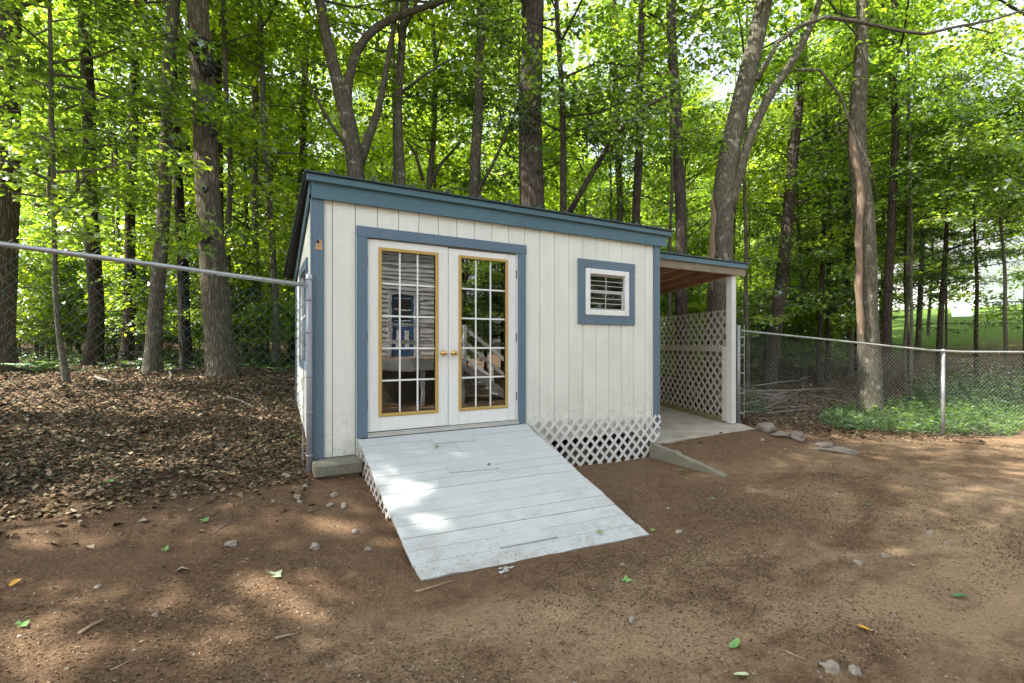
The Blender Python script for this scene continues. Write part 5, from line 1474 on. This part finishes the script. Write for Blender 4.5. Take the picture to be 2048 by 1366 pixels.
for i, (u, v, sz, kind, m_, lab, onr) in enumerate((
        (552, 1156, .075, 0, 'pale_leaf', 'pale lobed leaf lying in the sunny patch left of the ramp', 0), (222, 1013, .07, 0, 'green_leaf', 'green leaf lying upper left on the soil near the litter edge', 0), (135, 980, .08, 0, 'green_leaf', 'lobed green leaf just below the left fence', 0),
        (408, 1055, .06, 0, 'green_leaf', 'bright green leaf in the middle of the left soil', 0), (332, 1107, .05, 0, 'green_leaf', 'green leaf below the bright one on the left soil', 0), (30, 1170, .055, 1, 'yellow_leaf', 'yellow leaf close to the left edge of the picture', 0), (45, 1255, .05, 0, 'green_leaf', 'green sprig near the lower left corner', 0),
        (683, 980, .045, 1, 'yellow_leaf', 'small yellow leaf below the corner block', 0), (585, 935, .06, 0, 'green_leaf', 'green leaf beside the foot of the lavender-grey fence post', 0), (386, 1091, .03, 1, 'green_leaf', 'tiny green leaf next to a twig on the left soil', 0),
        (874, 895, .05, 0, 'green_leaf', 'green lobed leaf on the ramp below the upper grip pad', 1), (978, 931, .045, 1, 'brown_leaf', 'curled brown leaf on the middle grip pad', 1), (1198, 1066, .055, 1, 'green_leaf', 'oval green leaf near the foot of the ramp', 1), (1220, 1057, .018, 1, 'green_leaf', 'tiny green leaf fragment beside the oval leaf on the ramp', 1),
        (1305, 1062, .045, 0, 'green_leaf', 'green leaf touching the right toe of the ramp', 0), (1252, 1163, .06, 0, 'green_leaf', 'lobed green leaf on the sand below the ramp', 0), (1426, 998, .045, 0, 'green_leaf', 'slim lobed green leaf in the open soil right of the ramp', 0), (1394, 1018, .03, 1, 'yellow_leaf', 'small orange leaf right of the ramp', 0),
        (1372, 960, .05, 0, 'green_leaf', 'lobed green leaf below the end of the kerb', 0), (1362, 942, .05, 1, 'green_leaf', 'oval green leaf standing against the kerb', 0), (1725, 1260, .07, 1, 'yellow_leaf', 'yellow-brown leaf in the right foreground', 0), (1470, 1296, .075, 1, 'green_leaf', 'long green leaf in the lower middle foreground', 0),
        (1922, 1196, .075, 1, 'dark_green_leaf', 'dark green oval leaf far right on the soil', 0), (1740, 978, .045, 1, 'yellow_leaf', 'yellow leaf in the upper right soil', 0), (1615, 1057, .05, 1, 'brown_leaf', 'pale brown leaf in the middle of the right soil', 0), (1486, 1355, .06, 1, 'pale_leaf', 'pale leaf at the bottom edge of the picture', 0),
        (1434, 900, .05, 0, 'dark_green_leaf', 'dark green leaf on the soil above the kerb', 0), (1738, 1012, .05, 1, 'dark_green_leaf', 'dark flat leaf in the upper right soil', 0), (1822, 1132, .04, 0, 'pale_leaf', 'pale crumpled leaf on the right soil', 0))):
    me = star_leaf(sz * .8, 3, i + 2, .45) if kind == 0 else oval_leaf(sz * .62)
    me.materials.append(M[m_])
    o = bpy.data.objects.new('fallen_leaf', me); COL.objects.link(o)
    if onr:
        p = ramp_hit(u, v) + rn * .012
        q = Vector(tuple(rn)).to_track_quat('Z', 'X')
        o.rotation_mode = 'QUATERNION'; o.rotation_quaternion = q @ Vector((0, 0, 1)).rotation_difference(Vector((.1, .1, 1)))
        o.rotation_quaternion = o.rotation_quaternion @ Matrix.Rotation(i * 1.9, 3, 'Z').to_quaternion()
    else:
        p = soil_hit(u, v); p = np.array([p[0], p[1], surface([p[0]], [p[1]])[0][0] + .012])
        o.rotation_euler = (rs.uniform(-.25, .25), rs.uniform(-.25, .25), i * 2.1)
    o.location = p
    tag(o, lab, 'leaf', LG)
SG = 'sticks lying on the soil'
def stick(lab, pts, rad, m='stick', group=SG, name='stick'):
    P = [soil_hit(u, v) for u, v in pts]
    P = [np.array([p[0], p[1], surface([p[0]], [p[1]])[0][0] + rad * .8]) for p in P]
    rr = [rad * f for f in np.linspace(1, .65, len(P))]
    return tag(MB().tube(P, rr, 6).build(name, m, None, True), lab, 'stick', group)
stick('straight pale stick lying left of the ramp toe', [(832, 1186), (868, 1175), (905, 1164)], .009)
stick('tan stick in the left foreground', [(158, 1270), (182, 1255), (206, 1243)], .011)
stick('short tan stick in the centre foreground', [(550, 1279), (572, 1275), (596, 1271)], .007)
stick('thin dark twig on the left soil', [(425, 1075), (448, 1060), (466, 1043)], .004, 'deadwood')
stick('short dark twig above the pale leaf', [(534, 1135), (542, 1125), (551, 1114)], .004, 'deadwood')
stick('thin twig in the lower left foreground', [(222, 1340), (244, 1329), (264, 1319)], .005)
stick('thin curved stick below the sand on the right', [(1570, 1300), (1590, 1310), (1610, 1318)], .005)
stick('thin root-like stick at the litter edge on the left', [(595, 976), (640, 970), (690, 968)], .005, 'deadwood')
fk_ = MB(); q0 = soil_hit(1012, 1141)
for i in range(7):
    a = random.uniform(0, 6.28); c = np.array([q0[0] + random.uniform(-.06, .06), q0[1] + random.uniform(-.035, .035), 0]); c[2] = surface([c[0]], [c[1]])[0][0] + .006
    ring = [c + np.array([math.cos(a + t) * random.uniform(.012, .035), math.sin(a + t) * random.uniform(.008, .022), random.uniform(0, .006)]) for t in (0, 1.2, 2.5, 3.9, 5.2)]
    fk_.add(ring, [(0, 1, 2, 3, 4)])
tag(fk_.build('paint_flake', 'ramp'), 'flaked grey paint chips on the soil at the toe of the ramp', 'paint flake')
r2 = np.random.default_rng(91)
n = 420
tt_ = 1 - np.abs(r2.normal(0, .10, n)); ss_ = r2.uniform(.01, .99, n)
kp_ = (tt_ > .3) & (tt_ < .995); tt_, ss_ = tt_[kp_], ss_[kp_]; n = len(tt_)
Pm = (RA + (RC - RA) * tt_[:, None]) * (1 - ss_[:, None]) + (RB + (RD - RB) * tt_[:, None]) * ss_[:, None] + rn * .005
V, Fc = leaf_arrays(Pm, unit(np.c_[r2.normal(0, 1, (n, 2)), r2.normal(0, .1, n)]), unit(np.tile(rn, (n, 1)) + r2.normal(0, .2, (n, 3))), r2.uniform(.006, .02, n), .16, .1)
tag(link('mulch', np_mesh('mulch', V, Fc, r2.uniform(0, .9, n)), 'mulch'), 'crumbs of mulch trodden onto the lower ramp boards', 'mulch', None, 'stuff')
bp = thing('brush_pile', 'tangled pile of grey brushwood behind the wire fence', 'brush pile', (9.6, 1.4, gz(9.6, 1.4)))
rb = random.Random(77)
for i in range(64):
    x0 = rb.uniform(8.0, 10.6); y0 = rb.uniform(.75, 2.0)
    a = rb.choice((rb.uniform(-.5, .1), rb.uniform(2.6, 3.4), rb.uniform(.8, 2.2))); l = rb.uniform(.8, 2.4)
    z0 = gz(x0, y0) + rb.uniform(.02, .42); z1 = z0 + rb.uniform(-.3, .25)
    q = [np.array([x0 + math.cos(a) * l * s, y0 + math.sin(a) * l * s * .5, max(gz(x0 + math.cos(a) * l * s, y0 + math.sin(a) * l * s * .5) + .02, z0 + (z1 - z0) * s + rb.uniform(-.05, .05))]) - np.array(bp.location) for s in (0, .35, .7, 1)]
    r0 = rb.uniform(.006, .02)
    MB().tube(q, [r0, r0 * .8, r0 * .55, r0 * .25], 5).build('stick', 'deadwood', bp, True)
# fallen sticks on the left bank
for i, (lab, pts, rad) in enumerate((('long thin fallen pole behind the left fence below the trunks', [(10, 785), (150, 780), (300, 775)], .018), ('dark rotten log on the left bank near the oak', [(255, 828), (300, 826), (352, 830)], .05), ('short dark stub on the leaf bank', [(190, 885), (215, 890), (228, 898)], .03),
                                     ('bent pale branch on the leaf bank', [(338, 860), (342, 875), (340, 885)], .02), ('broken limb lying near the left wall of the shed', [(420, 842), (455, 842), (480, 838)], .035), ('pale chunk of wood low on the leaf bank', [(455, 908), (480, 908), (505, 912)], .02))):
    stick(lab, pts, rad, 'deadwood', 'fallen branches on the left bank', 'fallen_branch')

# ------------------------------------------------------------------ neighbour's house, propped sheet
nh = thing('neighbour_house', 'white clapboard house half hidden by trees at the right edge', 'house')
hd = 33.0
M['clap'] = paint('white_clapboard', (0.80, 0.80, 0.80), (0.6, 0.6, 0.58), (8, 8, 8), .15, .6, .1)
M['shingle'] = simple('grey_shingle', (0.12, 0.12, 0.12), .9, 0, 3, .3)
HA = at(1950, 612, hd); HB = at(2400, 612, hd + 2.0)
ax = unit(HB - HA) * np.array([1, 1, 0]); ax = unit(ax); bx = np.array([-ax[1], ax[0], 0])
hz = gz(HA[0], HA[1]) - .6
Lw = 13.0; eave = at(1950, 520, hd)[2]; ridge = eave + 4.2
zt_ = hz
kk = 0
def hp(s, t, z): return tuple(HA + ax * s + bx * t + np.array([0, 0, z - HA[2]]))
while zt_ < ridge - .15:                    # clapboards of the gable end
    z1 = min(zt_ + .2, ridge)
    ins = 0 if zt_ < eave else (zt_ - eave) / (ridge - eave) * Lw / 2
    if Lw - 2 * ins > .4:
        MB().add([hp(ins, 0, zt_), hp(Lw - ins, 0, zt_), hp(Lw - ins, .03, z1), hp(ins, .03, z1), hp(ins, .1, zt_), hp(Lw - ins, .1, zt_), hp(Lw - ins, .1, z1), hp(ins, .1, z1)],
                 [(0, 1, 2, 3), (7, 6, 5, 4), (0, 4, 5, 1), (1, 5, 6, 2), (2, 6, 7, 3), (3, 7, 4, 0)]).build('clapboard', 'clap', nh)
    zt_ += .2
MB().add([hp(0, .1, hz), hp(0, 9, hz), hp(0, 9, eave), hp(0, .1, eave), hp(.15, .1, hz), hp(.15, 9, hz), hp(.15, 9, eave), hp(.15, .1, eave)], [(0, 1, 2, 3), (7, 6, 5, 4), (0, 4, 5, 1), (1, 5, 6, 2), (2, 6, 7, 3), (3, 7, 4, 0)]).build('side_wall', 'clap', nh)
for s0, s1 in ((-.5, Lw / 2), (Lw + .5, Lw / 2)):
    e0 = eave - .3
    MB().add([hp(s0, -.4, e0), hp(s1, -.4, ridge + .05), hp(s1, 9.4, ridge + .05), hp(s0, 9.4, e0), hp(s0, -.4, e0 + .22), hp(s1, -.4, ridge + .27), hp(s1, 9.4, ridge + .27), hp(s0, 9.4, e0 + .22)],
             [(0, 3, 2, 1), (4, 5, 6, 7), (0, 1, 5, 4), (1, 2, 6, 5), (2, 3, 7, 6), (3, 0, 4, 7)]).build('roof', 'shingle', nh)
    MB().add([hp(s0, -.46, e0), hp(s1, -.46, ridge + .05), hp(s1, -.405, ridge + .05), hp(s0, -.405, e0), hp(s0, -.46, e0 + .25), hp(s1, -.46, ridge + .30), hp(s1, -.405, ridge + .30), hp(s0, -.405, e0 + .25)],
             [(0, 3, 2, 1), (4, 5, 6, 7), (0, 1, 5, 4), (1, 2, 6, 5), (2, 3, 7, 6), (3, 0, 4, 7)]).build('rake_trim', 'clap', nh)
p = soil_hit(1928, 632, 2.5)
o = tag(link('propped_sheet', bev(MB().box(-.45, .45, -.02, .02, 0, 1.0).mesh('sheet'), .006), 'clap'), 'white sheet propped up on the lawn before the house', 'sheet')
pp = at(1926, 632, 27); o.location = (pp[0], pp[1], gz(pp[0], pp[1]) - .02); o.rotation_euler = (R_(-50), 0, R_(-62))

# ------------------------------------------------------------------ the owner's house behind the camera (seen mirrored in the doors)
oh = thing('grey_house', 'grey clapboard house behind the camera, mirrored in the left glass door', 'house', (0, -9.4, 0))
M['greyclap'] = paint('grey_clapboard', (0.56, 0.56, 0.58), (0.28, 0.28, 0.28), (8, 8, 8), .2, .6, .1)
M['bluedoor'] = paint('blue_door_paint', (0.07, 0.14, 0.30), (0.05, 0.09, 0.16), (30, 30, 3), .2, .5, .1)
for i in range(38):
    z = .9 + .145 * i
    for (x0, x1) in ((-7.0, 5.15),) if not (1.2 < z < 3.3) else ((-7.0, 3.30), (4.22, 5.15)):
        MB().add([(x0, -.0, z), (x1, 0, z), (x1, -.020, z + .145), (x0, -.020, z + .145), (x0, -.06, z), (x1, -.06, z), (x1, -.06, z + .145), (x0, -.06, z + .145)],
                 [(0, 1, 2, 3), (7, 6, 5, 4), (0, 4, 5, 1), (1, 5, 6, 2), (2, 6, 7, 3), (3, 7, 4, 0)]).build('clapboard', 'greyclap', oh)
bbox('wall', 'greyclap', oh, -7.0, 5.14, -6, -.0605, -.2, 6.4, 0)
bbox('foundation', 'block', oh, -7.0, 5.0, -.055, .01, -.2, .895, 0)
bbox('roof_edge', 'white', oh, -7.4, 5.5, -6.3, .45, 6.38, 6.6, .01)
dr = link('blue_door', None, None, oh)
bbox('leaf', 'bluedoor', dr, 3.42, 4.10, -.058, -.01, 1.3, 3.2)
for a, b_, c, e in ((3.30, 3.415, 1.28, 3.3), (4.105, 4.22, 1.28, 3.3), (3.4155, 4.1045, 3.205, 3.3)): bbox('casing', 'greyclap', dr, a, b_, -.058, .02, c, e)
bbox('pane', 'dark', dr, 3.52, 4.0, -.0095, -.004, 2.4, 3.1, 0)
for a, b_, c, e in ((3.50, 4.02, 3.1, 3.13), (3.50, 4.02, 2.37, 2.4), (3.50, 4.02, 2.72, 2.76), (3.55, 3.70, 1.5, 2.1), (3.80, 3.95, 1.5, 2.1)): bbox('panel', 'clap', dr, a, b_, -.0095, .002, c, e)
st = thing('back_steps', 'white-railed wooden steps at the house behind the camera, mirrored in the right door', 'steps', (0, -9.4, 0))
bbox('landing', 'deckwood', st, 2.6, 5.2, .02, 1.5, 1.12, 1.26)
bbox('landing_fascia', 'greyclap', st, 2.6, 5.2, 1.501, 1.54, 0.95, 1.26)
for x in (2.7, 3.9, 5.1): bbox('landing_post', 'greyclap', st, x - .05, x + .05, 1.38, 1.48, -.1, 1.119)
for i in range(6):
    z = 1.05 - .2 * i; x = 5.22 + .27 * i
    bbox('tread', 'greyclap', st, x, x + .29, .15, 1.45, z - .04, z)
beam('stair_stringer', 'greyclap', st, (5.2, 1.47, 1.0), (6.85, 1.47, -.1), .04, .22)
for y in (.15, 1.50):
    beam('hand_rail', 'clap', st, (5.15, y, 2.16), (6.75, y, 1.0), .05, .10)
    beam('hand_rail', 'clap', st, (5.15, y, 1.74), (6.75, y, .55), .04, .09)
    bbox('newel_post', 'clap', st, 6.70, 6.80, y - .05, y + .05, -.1, 1.12)
    bbox('newel_post', 'clap', st, 5.10, 5.20, y - .05, y + .05, 1.1, 2.25)
beam('landing_rail', 'clap', st, (2.65, 1.50, 2.2), (5.1, 1.50, 2.2), .05, .09)
beam('landing_rail', 'clap', st, (2.65, 1.50, 1.75), (5.1, 1.50, 1.75), .05, .09)
